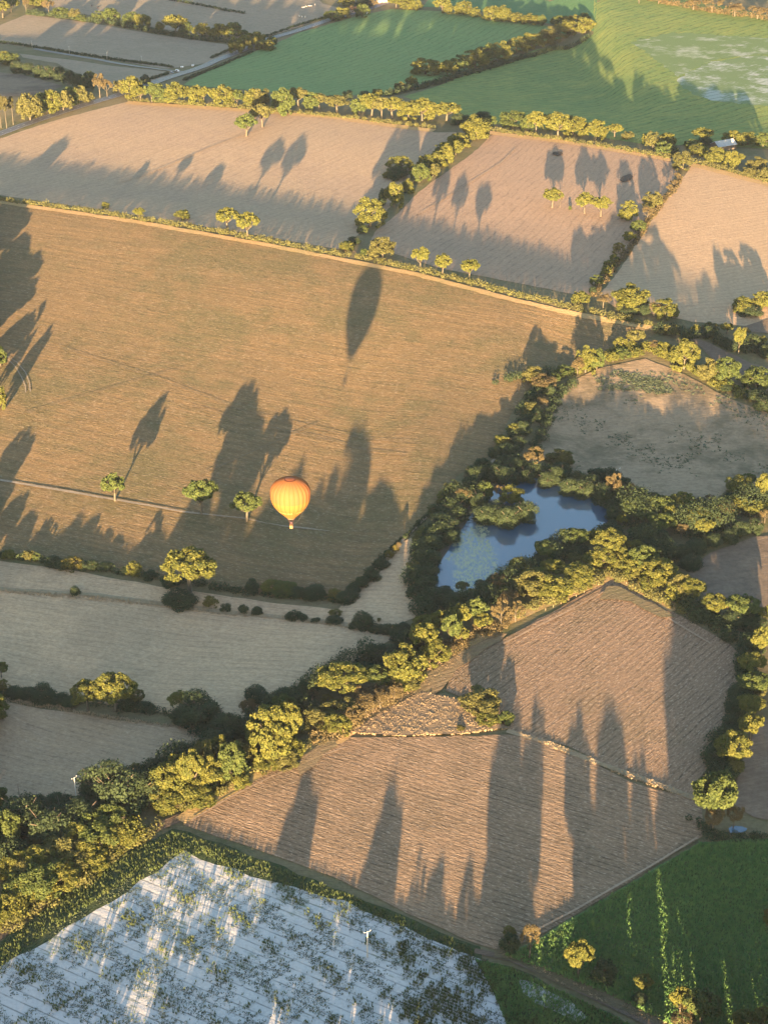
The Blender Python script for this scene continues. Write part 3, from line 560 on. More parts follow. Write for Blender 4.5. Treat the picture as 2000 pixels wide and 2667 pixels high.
rows('in the middle of the long hedgerow', 'trees of the middle of the long hedgerow', 'D5 420,960,250,220,o 590,920,230,230,o 690,1040,200,300,o 780,880,190,260,o 520,1260,300,260 450,1060,150,110,o 780,1010,160,160,o D3 1400,770,370,420 1420,800,280,200 1600,420,260,300,o 1110,760,250,210,o 760,830,440,310,o 870,620,120,110,o 640,780,200,180,o 920,760,190,190,o 600,940,130,110,y 640,1100,260,190 480,1200,250,210 700,1250,260,220 870,1150,240,190,t 1000,1040,260,190,t 1150,980,240,180,t 1290,900,230,180,t 450,880,130,110,t 420,800,110,80,t 820,1080,250,200 1130,880,200,150,t 960,930,230,170,t 470,1010,110,90,t 170,1140,260,280,o 60,1260,330,300 250,1260,260,180')
rows('in the lower part of the hedgerow', 'trees of the lower part of the hedgerow', 'D2 1290,760,420,560 1180,640,300,340 1480,620,260,460,o 1420,800,280,200 1530,700,220,200 1060,310,170,220,t 880,960,300,400 760,780,220,300 940,800,260,260 620,900,240,360 660,1060,300,340 480,1080,240,420,o 340,980,230,300,o 240,1090,300,320,o 420,1180,320,280 90,1180,260,240 230,1260,330,250 560,1190,280,200 1230,830,240,150 970,1000,200,160')
rows('at the bottom left beside the track', 'trees at the bottom left beside the track', 'C13 60,990,160,230 700,920,190,200 560,940,180,180 760,980,150,140 620,1030,210,190 480,1010,190,180 690,1000,170,160 390,1110,230,190 560,1090,210,160 470,1140,190,140 250,1160,210,190 340,1190,200,150 120,1180,190,170 C16 240,440,230,210 130,450,210,170 360,390,220,170 450,330,120,120 60,540,160,140 10,590,120,110 160,350,190,160 -60,620,150,160 560,270,170,120')
rows('behind the long hedgerow', 'dark trees behind the long hedgerow', 'C13 150,890,270,280,d 60,900,160,150,d 190,890,190,160,d 310,980,240,270,d 400,880,230,210,d 500,900,240,240,d 360,760,200,110,d 580,740,190,150,d 620,710,230,260,d 740,780,330,350,d 845,560,100,110,y 860,720,220,230,d 950,530,160,110,d 1060,490,150,100,d 1180,440,150,90,d 170,1040,150,130,d 70,1060,130,120,d 640,800,180,130,d 450,940,190,140,d 230,730,140,70,d 1040,600,150,120,d 1400,320,210,180,d 1330,410,200,180,d 1500,310,170,160,d C14 40,80,160,110,d 160,130,180,110,d 300,90,160,100,d 380,150,130,110,d D3 200,960,330,210,d 350,980,180,160,d 80,1000,190,120,d 1000,640,230,130,d 900,590,150,80,d 1180,500,320,190,d 1290,420,160,110,d 1150,620,170,90,d 1330,280,210,150,d 1440,420,200,180,d 1500,300,180,160,d 1380,200,170,120,d 1240,640,130,110,t')
rows('along the pale track', 'trees with bare trunks along the pale track', 'C7 712,960,135,158,o 1245,1040,165,205,o 1525,1085,165,168,o')
place(495, 1543, 139, 108, 'O', 'large lone spreading tree beside the pale bank, brightly lit', None)
rows('in the hedge below the brown field', 'bushes of the hedge below the brown field', 'C10 60,258,75,62 25,250,70,50,d 180,262,70,62 230,265,50,50 330,300,110,70,d 450,325,130,82,y 385,320,100,70,d 550,328,110,72,d 655,328,90,62,d 780,345,85,52,d 830,362,85,85 1050,425,110,85,d 930,380,90,50,d C11 20,460,90,90,d 150,470,130,70 220,490,140,80 300,495,120,60,d 400,505,150,55,d 535,510,110,65,y 600,530,130,90,d 640,480,100,80,d 690,440,100,85,d 760,390,100,90,d 820,315,90,75,d 865,250,60,48,y 900,215,45,50,y 925,200,40,50,t')
rows('on the pale grass bank', 'bushes on the pale grass bank', 'C10 465,478,65,62,d 1110,562,190,85,d 1050,540,90,60,d 1300,555,92,72,y 1395,582,60,62,d 1505,592,62,62,d 1590,602,62,65,d C11 50,602,60,60,d 270,632,100,65,d 330,638,60,52,d 410,648,55,25,d 530,612,80,42,y 525,660,100,65,d 700,692,130,122,d 660,690,90,60,d 800,640,30,25,y 780,710,90,60,d 850,720,110,60,d 920,740,110,90,d 990,830,150,160,d 950,780,120,90,d')
rows('in the hedge between the dusky fields', 'trees of the hedge between the dusky fields', 'C10 12,985,75,95,o 22,1092,85,92,y 95,1115,110,80,d 180,1110,110,70,d 270,1135,160,105,d 545,1185,190,170,O 715,1190,250,215,O 850,1145,90,80,o 370,1150,110,50,d 440,1170,110,60,d 800,1190,140,70,d 900,1200,110,60,d C13 1110,110,120,100,o 1160,70,80,60,o 1240,240,280,230,d 1140,200,150,120,d 1330,230,140,120,d 1530,180,105,125,t')
rows('beside the ditch at bottom right', 'trees beside the ditch at the bottom right', 'C18 60,760,115,140,d 62,650,80,60,y 185,785,125,185,t 485,892,155,195,o 640,960,145,180,d 885,985,100,95,o 860,1070,90,80,d 1110,1140,120,170,o 1240,1190,210,200,o 1180,1170,120,120,t 1130,1220,150,100,t 1500,1210,130,100,o 1620,1210,110,115,o 1650,600,60,80,o 1659,540,60,60,y')
rows('beside the rough grass mound', 'bushes beside the rough grass mound', 'C14 1420,155,235,140 1465,215,120,75 1580,210,95,75 1300,250,60,30,y')
# trees outside the frame whose shadows fall into it
def offrow(phrase, group, L, kind='B'):
    for i, (X, Y, W, H, k) in enumerate(sorted(L)):
        c, t = rt.choice(KINDS[k]); nm = KN[k][0]
        o = empty(nm, (X, Y, zg(X, Y)), rt.uniform(0, 6.28)); a = link(bpy.data.objects.new('crown', c), o); b = link(bpy.data.objects.new('trunk', t), o)
        a.scale = b.scale = (W, W, H); tag(o, f'{KN[k][1]}, {ORDN[i]} from the left {phrase}', 'tree', group)
TA = math.tan(R(SUN_AZ)); TE = math.tan(R(SUN_EL))
off = []
for xl, xr, yt, k in ((745, 840, 1930, 'B'), (980, 1062, 1960, 'B'), (1283, 1345, 1700, 'P'), (1335, 1414, 1850, 'B'), (1490, 1560, 1990, 'B'), (1550, 1640, 1740, 'B'), (1640, 1700, 1900, 'B'), (1755, 1830, 1600, 'O'), (1810, 1900, 1600, 'B'), (1880, 1980, 1640, 'B'), (1960, 2080, 1700, 'B')):
    a = P(xl, 2100); b = P(xr, 2100); YB = 432 + rt.uniform(-6, 6); tip = P((xl + xr) / 2, yt)
    if xl > 1700: k = 'B'; tip.y += 25
    Xc = (a.x + b.x) / 2 - (a.y - YB) * TA; W = (b.x - a.x) * (1.5 if xl > 1700 else 1.15 if k == 'B' else 1.6); Hc = (tip.y - YB) * TE; off.append((Xc, YB, W, Hc, 'O')); off.append((Xc + rt.uniform(-2, 2), YB + 9, W * .85, Hc * .66, 'B'))
offrow('in the tall belt below the view', 'tall trees below the view', off)
off = []
X = -178
while X < 175:
    W = rt.uniform(9, 14); pxs = proj((X + 12, 560, 0))[0]
    hgt = rt.uniform(8.5, 11) if X < -45 else rt.uniform(9.5, 14)
    if 430 < pxs < 500 or 1625 < pxs < 1690 or 1820 < pxs < 1910 or 40 < pxs < 80: X += 13 if X < 50 else 24; continue
    off.append((X, 420 + rt.uniform(-4, 4), W, hgt, rt.choice('BOB'))); X += W * .55
offrow('in the low belt below the view', 'low trees below the view', off)
off = []
for x, y, H in ((-70, 820, 20), (-110, 860, 21), (-40, 760, 17), (-90, 900, 20), (-30, 980, 14), (-150, 940, 20), (-55, 1345, 15), (-75, 1380, 13), (-160, 800, 18), (-190, 700, 16), (-60, 1000, 13), (-240, 620, 14), (-300, 900, 18), (-50, 700, 19), (-85, 740, 22), (-130, 780, 22), (-40, 850, 20), (-80, 930, 20), (-35, 900, 17), (-120, 980, 18), (-60, 660, 20), (-100, 700, 21), (-35, 560, 16), (-70, 600, 18), (-110, 640, 18), (-30, 640, 15), (-150, 700, 20), (-40, 2140, 18), (-90, 2180, 20), (-150, 2220, 20), (-210, 2260, 21), (-270, 2300, 21), (-330, 2340, 22), (-400, 2400, 22), (-120, 2100, 18), (-200, 2150, 19), (-280, 2200, 20), (-40, 1560, 11), (-80, 1530, 12), (-130, 1500, 14), (-60, 2200, 14), (-35, 1890, 20), (-75, 1930, 22), (-120, 1960, 22), (-165, 2000, 22), (-70, 2290, 19), (-110, 2330, 20), (-160, 2370, 21), (-40, 2250, 16), (-80, 1820, 14), (-140, 1800, 15)):
    p = P(x, y); off.append((p.x, p.y, H * 1.15, H * .95, 'O'))
    if y > 1300: off.append((p.x + rt.uniform(-3, 3), p.y + 7, H * .9, H * .72, 'B'))
offrow('in the wood beyond the left edge', 'trees beyond the left edge', off[:38])
offrow('in the lower wood beyond the left edge', 'lower trees beyond the left edge', off[38:])
rows('at the left edge of the grass field', 'trees at the left edge of the grass field', 'C7 8,140,90,130 0,400,85,160 -30,300,60,120')
# ------------------------------------------------------------------ hedges: leaf-built banks along a line
def hedge(name, pix, wid, hgt, mat, label, dens=9, leaf=.55, cat='hedge', group=None, seed=1):
    rng = np.random.default_rng(seed); pts = [P(*p) for p in pix]; C = []; Rd = []
    for a, b in zip(pts, pts[1:]):
        L = (b - a).length; n = max(2, int(L / (wid * .42)))
        for i in range(n):
            q = a.lerp(b, (i + rng.random()) / n); h = hgt * rng.uniform(.45, 1.15); r = wid * rng.uniform(.3, .55)
            x = q.x + rng.normal() * wid * .18; y = q.y + rng.normal() * wid * .18; z = zg(x, y)
            C.append((x, y, z + max(h - r * .8, r * .4))); Rd.append(r)
            if hgt > wid * .7: C.append((x, y, z + h * .35)); Rd.append(r)
    C = np.array(C); Rd = np.array(Rd); L = sum((b - a).length for a, b in zip(pts, pts[1:]))
    o0 = pts[0].copy(); C = C - np.array(o0)
    v, f = lobes_to_leaves(C, Rd, int(L * dens), leaf, rng, .85, None, .6)
    o = obj(name, mesh(name, v, f, mat)); o.location = o0
    return tag(o, label, cat, group)
M_hedge = leaf_mat('ridge hedge leaves', (.118, .122, .048), (.085, .098, .040))
hedge('hedge', [(-200, 494), (0, 522), (180, 545), (350, 570), (520, 597), (700, 629), (860, 660), (960, 678)], 6.0, 4.0, M_hedge, 'long low yellow green hedge along the ridge, left stretch', 30, .6, seed=2)
hedge('hedge', [(985, 684), (1072, 702), (1200, 732), (1350, 772), (1500, 806), (1600, 830), (1700, 850)], 6.0, 4.0, M_hedge, 'long low yellow green hedge along the ridge, right stretch', 30, .6, seed=3)
hedge('hedge', [(70, 36), (180, 48), (300, 65), (420, 88), (520, 105), (600, 112)], 8, 6.5, M_leafd, 'dark hedge along the top edge of the top left field', 30, .9, seed=4)
hedge('hedge', [(-40, 106), (60, 118), (180, 138), (300, 156), (450, 176)], 4.5, 2.6, M_leafd, 'low dark hedge beside the small side road', 20, .8, seed=5)
hedge('hedge', [(440, 0), (520, 14), (600, 30), (640, 36)], 5, 3, M_leafd, 'thin dark hedge in the topmost left field', 14, .9, seed=6)
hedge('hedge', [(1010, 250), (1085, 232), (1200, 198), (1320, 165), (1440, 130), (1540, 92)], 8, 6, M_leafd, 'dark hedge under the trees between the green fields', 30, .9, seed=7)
hedge('hedge', [(480, 210), (540, 185), (600, 160), (660, 135)], 4, 2.2, M_leafd, 'low dark hedge between the road and green field', 16, .8, seed=8)
hedge('hedge', [(345, 225), (400, 205), (440, 192)], 4, 2.2, M_leafd, 'short dark hedge left of the road near the junction', 16, .8, seed=9)
hedge('hedge', [(550, 152), (640, 112), (760, 72), (850, 45)], 4, 2.4, M_leafd, 'long dark hedge left of the far road', 14, .8, seed=10)
hedge('hedge', [(340, 262), (640, 284), (860, 304), (1130, 335)], 6, 4, M_hedge, 'low hedge under the trees above the pink field', 24, .7, seed=11)
hedge('hedge', [(1270, 340), (1480, 368), (1640, 395), (1760, 415)], 6, 4, M_hedge, 'low hedge under the trees above the oak field', 24, .7, seed=12)
hedge('hedge', [(1800, 425), (1860, 437), (2040, 485), (2150, 520)], 7, 4.5, M_hedge, 'low hedge along the top of the golden field', 24, .7, seed=13)
hedge('hedge', [(1650, -8), (1750, 14), (1900, 40), (2060, 60)], 9, 8, M_leaft, 'tan hedge along the far top right edge', 22, .9, seed=14)
hedge('hedge', [(1775, 465), (1740, 510), (1690, 575), (1640, 650), (1580, 720), (1545, 770)], 5, 3, M_leaft, 'thin dry hedge between the oak field and golden field', 22, .6, seed=15)
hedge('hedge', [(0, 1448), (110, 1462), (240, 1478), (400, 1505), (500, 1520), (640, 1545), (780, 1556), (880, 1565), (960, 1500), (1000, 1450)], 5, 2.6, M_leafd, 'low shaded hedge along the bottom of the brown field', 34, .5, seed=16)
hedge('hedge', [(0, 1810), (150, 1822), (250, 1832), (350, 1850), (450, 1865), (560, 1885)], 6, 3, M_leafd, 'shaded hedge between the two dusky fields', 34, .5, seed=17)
hedge('scrub', [(480, 2120), (560, 2075), (660, 2015), (740, 1975), (800, 1945)], 6, 3.2, M_hedge, 'yellow green scrub at the foot of the hedgerow', 60, .45, 'scrub', seed=18)
hedge('scrub', [(830, 1940), (900, 1900), (960, 1855), (1030, 1800), (1080, 1760)], 12, 4, M_leaft, 'dry tan scrub along the middle of the hedgerow', 110, .45, 'scrub', seed=19)
hedge('scrub', [(1090, 1755), (1150, 1710), (1200, 1680), (1260, 1650), (1330, 1610)], 9, 3, M_leaft, 'dry tan scrub below the pond trees', 100, .45, 'scrub', seed=20)
hedge('scrub', [(1330, 1610), (1420, 1570), (1500, 1540), (1590, 1500), (1660, 1530), (1740, 1580), (1790, 1600)], 7, 4, M_hedge, 'yellow scrub round the tip of the raked field', 90, .45, 'scrub', seed=21)
hedge('scrub', [(10, 2440), (120, 2350), (240, 2275), (330, 2215), (400, 2150)], 8, 4, M_hedge, 'golden scrub between the bottom trees and dirt track', 70, .45, 'scrub', seed=22)
hedge('scrub', [(1800, 2130), (1860, 2185), (1940, 2180), (2060, 2195)], 5, 1.6, M_leafd, 'dark scrub between the ditch water and green crop', 60, .4, 'scrub', seed=23)
hedge('scrub', [(1390, 1190), (1440, 1060), (1490, 990)], 7, 3, M_leafd, 'dark scrub down the left edge of the meadow', 50, .5, 'scrub', seed=24)
hedge('scrub', [(1300, 1000), (1340, 985), (1400, 975)], 7, 3, M_leafd, 'dark scrub patch left of the meadow', 50, .5, 'scrub', seed=25)
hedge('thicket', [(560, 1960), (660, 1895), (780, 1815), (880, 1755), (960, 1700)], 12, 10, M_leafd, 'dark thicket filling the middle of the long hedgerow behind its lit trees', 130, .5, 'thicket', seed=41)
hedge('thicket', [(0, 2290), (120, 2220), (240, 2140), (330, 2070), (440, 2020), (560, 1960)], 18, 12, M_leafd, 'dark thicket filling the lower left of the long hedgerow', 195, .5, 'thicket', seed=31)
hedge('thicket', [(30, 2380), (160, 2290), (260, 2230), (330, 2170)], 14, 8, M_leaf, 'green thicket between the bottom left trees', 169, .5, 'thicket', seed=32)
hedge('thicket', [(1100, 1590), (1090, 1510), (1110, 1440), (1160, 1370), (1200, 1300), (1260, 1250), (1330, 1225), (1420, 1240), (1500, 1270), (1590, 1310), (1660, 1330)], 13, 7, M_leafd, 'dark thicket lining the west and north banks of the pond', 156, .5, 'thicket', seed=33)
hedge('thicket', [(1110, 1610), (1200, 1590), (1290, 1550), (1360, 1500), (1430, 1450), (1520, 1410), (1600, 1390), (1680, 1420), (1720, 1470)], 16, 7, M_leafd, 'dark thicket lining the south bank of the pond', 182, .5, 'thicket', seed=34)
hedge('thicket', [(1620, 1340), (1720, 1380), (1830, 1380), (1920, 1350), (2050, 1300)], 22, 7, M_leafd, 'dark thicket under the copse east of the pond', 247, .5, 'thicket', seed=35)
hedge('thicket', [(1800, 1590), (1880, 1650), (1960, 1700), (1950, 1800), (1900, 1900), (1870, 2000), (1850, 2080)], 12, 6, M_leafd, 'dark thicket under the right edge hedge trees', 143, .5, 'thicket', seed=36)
hedge('thicket', [(960, 1230 + 260), (1010, 1440), (1060, 1395), (1130, 1330), (1200, 1265)], 3, 2, M_leafd, 'low dark hedge beside the track west of the pond', 40, .5, 'hedge', seed=37)
hedge('thicket', [(1340, 1150), (1370, 1080), (1400, 1020), (1440, 975)], 10, 5, M_leafd, 'dark thicket beside the left edge of the meadow', 91, .5, 'thicket', seed=38)
hedge('thicket', [(1500, 975), (1580, 925), (1680, 905), (1780, 950), (1880, 1010), (2030, 1070)], 8, 5, M_leaf, 'green thicket under the trees along the meadow top', 91, .5, 'thicket', seed=39)
hedge('thicket', [(1700, 860), (1800, 870), (1900, 905), (2040, 930)], 10, 6, M_leafd, 'dark thicket under the trees below the golden field', 91, .5, 'thicket', seed=40)
# ------------------------------------------------------------------ crop plants and rough grass (uncountable)
def scatter(name, poly_px, n, mat, hgt, wid, label, blades=3, seed=0, rows_=None, thr=None, cat='plants', clus=.05):
    rng = np.random.default_rng(seed); wp = world_poly(poly_px); xs = [p[0] for p in wp]; ys = [p[1] for p in wp]
    X = rng.uniform(min(xs), max(xs), n); Y = rng.uniform(min(ys), max(ys), n)
    if rows_:
        ang, sp = rows_; u = X * math.cos(ang) + Y * math.sin(ang); v = -X * math.sin(ang) + Y * math.cos(ang)
        v = np.round(v / sp) * sp + rng.normal(size=n) * .12 * sp * .5; X = u * math.cos(ang) - v * math.sin(ang); Y = u * math.sin(ang) + v * math.cos(ang)
    k = inside(X, Y, wp)
    if thr is not None:
        f = (np.sin(X * clus + 1.3 * seed) * np.sin(Y * clus * 1.3 + .7) + .6 * np.sin(X * clus * 2.7 + Y * clus * 1.9 + seed) + .4 * np.sin(X * clus * 5 - Y * clus * 4.1))
        k &= f + rng.normal(size=n) * .25 > thr
    X = X[k]; Y = Y[k]; N = len(X)
    if N == 0: return
    Z = zt(X, Y) + .1; h = hgt * rng.uniform(.5, 1.2, N); V = []; 
    for b in range(blades):
        a = rng.uniform(0, 6.28, N); dx = np.cos(a) * wid * rng.uniform(.5, 1, N); dy = np.sin(a) * wid * rng.uniform(.5, 1, N); lx = rng.normal(size=N) * wid * .8; ly = rng.normal(size=N) * wid * .8
        q = np.stack([np.stack([X - dx * .4, Y - dy * .4, Z], 1), np.stack([X + dx * .4, Y + dy * .4, Z], 1), np.stack([X + lx + dx, Y + ly + dy, Z + h * .7], 1), np.stack([X + lx * 1.4, Y + ly * 1.4, Z + h], 1)], 1)
        V.append(q.reshape(-1, 3))
    V = np.concatenate(V); f = np.arange(len(V)).reshape(-1, 4); o = obj(name, mesh(name, V, f, mat)); tag(o, label, cat, None, 'stuff'); return o
M_maize = leaf_mat('maize leaves', (.105, .135, .05), (.065, .10, .04), .1, .3)
M_crop = leaf_mat('dense maize leaves', (.14, .25, .08), (.09, .20, .07), .1, .15)
M_seed = leaf_mat('seedlings', (.075, .10, .065), (.10, .13, .075), .1, .1)
M_drygrass = leaf_mat('dry grass blades', (.40, .32, .21), (.28, .23, .15), .1, .2)
ra = row_angle((500, 2240), (880, 2390))
scatter('maize_plants', [(-150, 2590), (0, 2470), (150, 2350), (300, 2245), (450, 2172), (560, 2200), (900, 2330), (1060, 2400), (1240, 2475), (1230, 2495), (1000, 2410), (700, 2290), (520, 2225), (430, 2235), (250, 2350), (60, 2480), (-150, 2670)], 22000, M_maize, 1.6, .28, 'rows of green maize plants edging the white sandy field', 3, 1, (row_angle((100, 2400), (300, 2260)), .9))
scatter('maize_plants', [(0, 2500), (470, 2190), (1240, 2480), (1700, 2700), (1500, 2800), (0, 2800)], 46000, M_maize, 1.7, .26, 'scattered clumps of maize standing in the white sandy field', 3, 4, (ra, 1.4), .8, clus=.17)
scatter('maize_plants', [(1020, 2430), (1250, 2505), (1330, 2580), (1420, 2660), (1500, 2850), (1000, 2850), (1060, 2560)], 16000, M_maize, 1.7, .28, 'thick maize creeping over the right side of the sandy field', 3, 21, (ra, 1.4), .0, clus=.13)
scatter('crop_seedlings', [(0, 2500), (470, 2190), (1240, 2480), (1700, 2700), (1500, 2800), (0, 2800)], 60000, M_seed, .6, .5, 'small dark crop plants in lines on the white sand', 3, 7, (ra, 1.4), .05, clus=.16)
scatter('maize_plants', [(1315, 2492), (1400, 2455), (1600, 2330), (1820, 2200), (2050, 2192), (2050, 2850), (1800, 2700), (1600, 2600), (1450, 2540)], 60000, M_crop, 1.7, .3, 'dense green maize filling the bottom right field', 3, 9, (row_angle((1500, 2500), (1800, 2350)), .8))
scatter('maize_plants', [(1240, 2505), (1330, 2525), (1500, 2605), (1680, 2690), (1700, 2800), (1350, 2800), (1330, 2700), (1290, 2600)], 14000, M_crop, 1.7, .3, 'dense green maize left of the ditch at the bottom', 3, 10)
mound = [(900, 1912), (960, 1880), (1030, 1840), (1100, 1805), (1180, 1822), (1235, 1855), (1290, 1885), (1330, 1900), (1200, 1915), (1060, 1920)]
M_rough = field_mat('rough grass soil', (.30, .23, .15), (.20, .16, .12), (.24, .19, .12), 0, 4, 0, .3, .6, 1.2, .9)
sheet('rough_ground', world_poly(mound), M_rough, 1.5)
scatter('dry_grass_tussocks', mound, 7000, M_drygrass, 1.1, .45, 'pale dry grass tussocks covering the rough mound', 4, 12, None, -.5, 'grass', .4)
scatter('dry_grass', [(820, 1958), (900, 1900), (1000, 1820), (1120, 1740), (1180, 1690), (1250, 1650), (1270, 1670), (1180, 1740), (1080, 1815), (960, 1885), (900, 1925)], 9000, M_drygrass, 1.0, .35, 'golden dry grass at the foot of the long hedgerow', 3, 13, None, None, 'grass')
scatter('dry_grass', [(-20, 1532), (420, 1568), (700, 1600), (960, 1632), (960, 1645), (700, 1612), (420, 1582), (-20, 1542)], 16000, M_drygrass, .9, .35, 'pale dry grass along the bank across the grey field', 3, 14, None, None, 'grass')
scatter('dry_grass', [(1320, 1900), (1420, 1930), (1640, 2015), (1820, 2078), (1820, 2092), (1640, 2030), (1420, 1942)], 7000, M_drygrass, .9, .35, 'dry grass line dividing the two raked fields', 3, 15, None, None, 'grass')
scatter('dry_grass', [(-20, 1815), (150, 1838), (420, 1885), (540, 1898), (540, 1908), (420, 1895), (150, 1850), (-20, 1826)], 9000, M_drygrass, 1.0, .35, 'pale dry grass edging the dusky field hedge', 3, 16, None, None, 'grass')
scatter('dry_grass', [(1285, 2478), (1360, 2498), (1480, 2558), (1630, 2620), (1800, 2693), (1790, 2710), (1620, 2634), (1470, 2570), (1350, 2508)], 9000, M_drygrass, .8, .3, 'dry grass and weeds along the ditch at bottom right', 3, 28, None, -.2, 'grass', .3)
scatter('rush_tufts', [(1385, 1190), (1430, 1080), (1560, 960), (1780, 975), (2100, 1120), (2100, 1260), (1850, 1310), (1600, 1280)], 5200, M_seed, .8, .9, 'dark rush tufts dotted over the meadow', 4, 17, None, .55, 'plants', .045)
scatter('rush_tufts', [(1520, 1005), (1560, 985), (1610, 965), (1680, 975), (1745, 1005), (1762, 1024), (1690, 1030), (1620, 1015), (1560, 1022)], 1700, M_seed, .8, .9, 'dark weedy patch at the top of the meadow', 4, 27, None, -.3, 'plants', .1)
#THINGS
# ------------------------------------------------------------------ hot air balloon
def revolve(prof, seg, gore=0, ng=24):
    vs, fs = [], []
    for r, z in prof:
        for k in range(seg):
            a = 2 * math.pi * k / seg; rr = r * (1 + gore * (abs(math.sin(ng * a / 2)) - .5)); vs.append((rr * math.cos(a), rr * math.sin(a), z))
    for i in range(len(prof) - 1):
        for k in range(seg):
            j = (k + 1) % seg; fs.append((i * seg + k, i * seg + j, (i + 1) * seg + j, (i + 1) * seg + k))
    return vs, fs
def shadow_y(p):
    q = Vector(p)
    while q.z > zg(q.x, q.y) and q.y < 3000: q = q + sd * 4
    return proj(q)[1]
bd = ray(759, 1375); lo, hi = 400, 980
for _ in range(30):
    mid = (lo + hi) / 2; q = Vector((0, 0, CH)) + bd * mid
    if shadow_y(q) < 1000: lo = mid     # too high above the ground: its shadow falls too far off
    else: hi = mid
bpos = Vector((0, 0, CH)) + bd * lo
BR = 51.5 / F * lo
prof = [(1.0, 0)]
def env_r(z):   # z in radii, 0 = widest
    if z >= 0: return math.sqrt(max(0, 1 - (z / .73) ** 2.15))
    return float(np.interp(-z, [0, .15, .3, .45, .57, .7, .82, .95, 1.08, 1.2, 1.33, 1.42], [1, .997, .985, .96, .92, .86, .78, .68, .565, .45, .32, .235]))
bal = empty('hot_air_balloon', bpos); tag(bal, 'orange hot air balloon floating above the brown grass field', 'hot air balloon')
z0 = 2.06 * BR
zs = np.linspace(-1.42, .70, 60); prof = [(env_r(z) * BR, z0 + z * BR) for z in zs]
s = NT('balloon nylon'); tc = s.n('ShaderNodeTexCoord').outputs['Object']; sep = s.n('ShaderNodeSeparateXYZ'); s.l(tc, sep.inputs[0])
ang = s.math('ARCTAN2', sep.outputs[1], sep.outputs[0]); seam = s.mr(s.math('ABSOLUTE', s.math('SINE', s.math('MULTIPLY', ang, 12))), .0, .3)
upm = s.mr(sep.outputs[2], z0 - .32 * BR, z0 - .28 * BR)
c = s.mix(upm, (.27, .135, .038), (.27, .112, .046)); c = s.mix(s.mr(sep.outputs[2], z0 - .8 * BR, z0 - .4 * BR), (.27, .128, .036), c)
alt = s.mr(s.math('SINE', s.math('MULTIPLY', ang, 6)), -.1, .1)
c = s.mix(s.math('MULTIPLY', alt, .25), c, (.29, .135, .04)); c = s.mix(seam, (.20, .075, .018), c)
s.l(c, s.b.inputs['Base Color']); s.b.inputs['Roughness'].default_value = .9; s.b.inputs['Specular IOR Level'].default_value = .02
tr = s.n('ShaderNodeBsdfTranslucent'); s.l(c, tr.inputs[0]); mx = s.n('ShaderNodeMixShader'); mx.inputs[0].default_value = .2
s.l(s.b.outputs[0], mx.inputs[1]); s.l(tr.outputs[0], mx.inputs[2]); s.l(mx.outputs[0], s.t.nodes['Material Output'].inputs[0])
v, f = revolve(prof, 192, .022); obj('envelope', mesh('envelope', v, f, s.m, True), bal)
M_ring = plain('vent tape', (.12, .03, .015), .6, .2); M_cap = plain('vent cap', (.25, .075, .02), .6, .1); M_dark = plain('dark strap', (.10, .04, .03), .7, .2)
pr = [(BR * a, z0 + BR * (.73 * (1 - a ** 2.15) ** (1 / 2.15) if False else .73 * (max(0, 1 - a * a)) ** (1 / 2.15)) + .06) for a in (.27, .22, .16, .1, .05, .001)]
v, f = revolve(pr, 64); obj('parachute_vent', mesh('parachute_vent', v, f, M_cap, True), bal)
pr = [(BR * a, z0 + BR * .73 * (1 - a * a) ** (1 / 2.15) + .12) for a in (.275, .262)]
v, f = revolve(pr, 64); obj('vent_ring', mesh('vent_ring', v, f, M_ring, True), bal)
r1 = env_r(-1.42) * BR; zm = z0 - 1.42 * BR
v, f = revolve([(r1 * 1.03, zm + .14), (r1 * 1.05, zm), (r1 * 1.03, zm - .1)], 48); obj('mouth_band', mesh('mouth_band', v, f, M_dark, True), bal)
v, f = revolve([(r1 * 1.02, zm - .1), (r1 * .82, zm - .75), (r1 * .80, zm - .78), (r1 * .95, zm - .1)], 48); obj('scoop', mesh('scoop', v, f, plain('scoop cloth', (.3, .18, .1), .7, .1), True), bal)
M_wick = plain('wicker', (.30, .17, .08), .8, .4, 9); M_suede = plain('suede rim', (.35, .18, .1), .8, .2)
def boxv(x0, x1, y0, y1, za, zb): 
    return ([(x0, y0, za), (x1, y0, za), (x1, y1, za), (x0, y1, za), (x0, y0, zb), (x1, y0, zb), (x1, y1, zb), (x0, y1, zb)], [(3, 2, 1, 0), (4, 5, 6, 7), (0, 1, 5, 4), (1, 2, 6, 5), (2, 3, 7, 6), (3, 0, 4, 7)])
bw = .62; hb = 1.15; tk = .07
V, Fc = join([boxv(-bw, bw, -bw, bw, 0, .08), boxv(-bw, bw, -bw, -bw + tk, .08, hb), boxv(-bw, bw, bw - tk, bw, .08, hb), boxv(-bw, -bw + tk, -bw + tk, bw - tk, .08, hb), boxv(bw - tk, bw, -bw + tk, bw - tk, .08, hb)])
V = [(x * 1.25, y * 1.25, z * 1.5) for x, y, z in V]; bw *= 1.25; hb *= 1.5
bk = obj('basket', mesh('basket', V, Fc, M_wick), bal)
V, Fc = join([tube([(-bw, -bw, hb), (bw, -bw, hb), (bw, bw, hb), (-bw, bw, hb), (-bw, -bw, hb)], [.08] * 5)]); obj('rim', mesh('rim', V, Fc, M_suede, True), bk)
fz = hb + 1.15
V, Fc = join([tube([(x * bw, y * bw, hb), (x * bw * .75, y * bw * .75, fz)], [.035, .03]) for x in (-1, 1) for y in (-1, 1)]); obj('upright', mesh('upright', V, Fc, M_ring), bal)
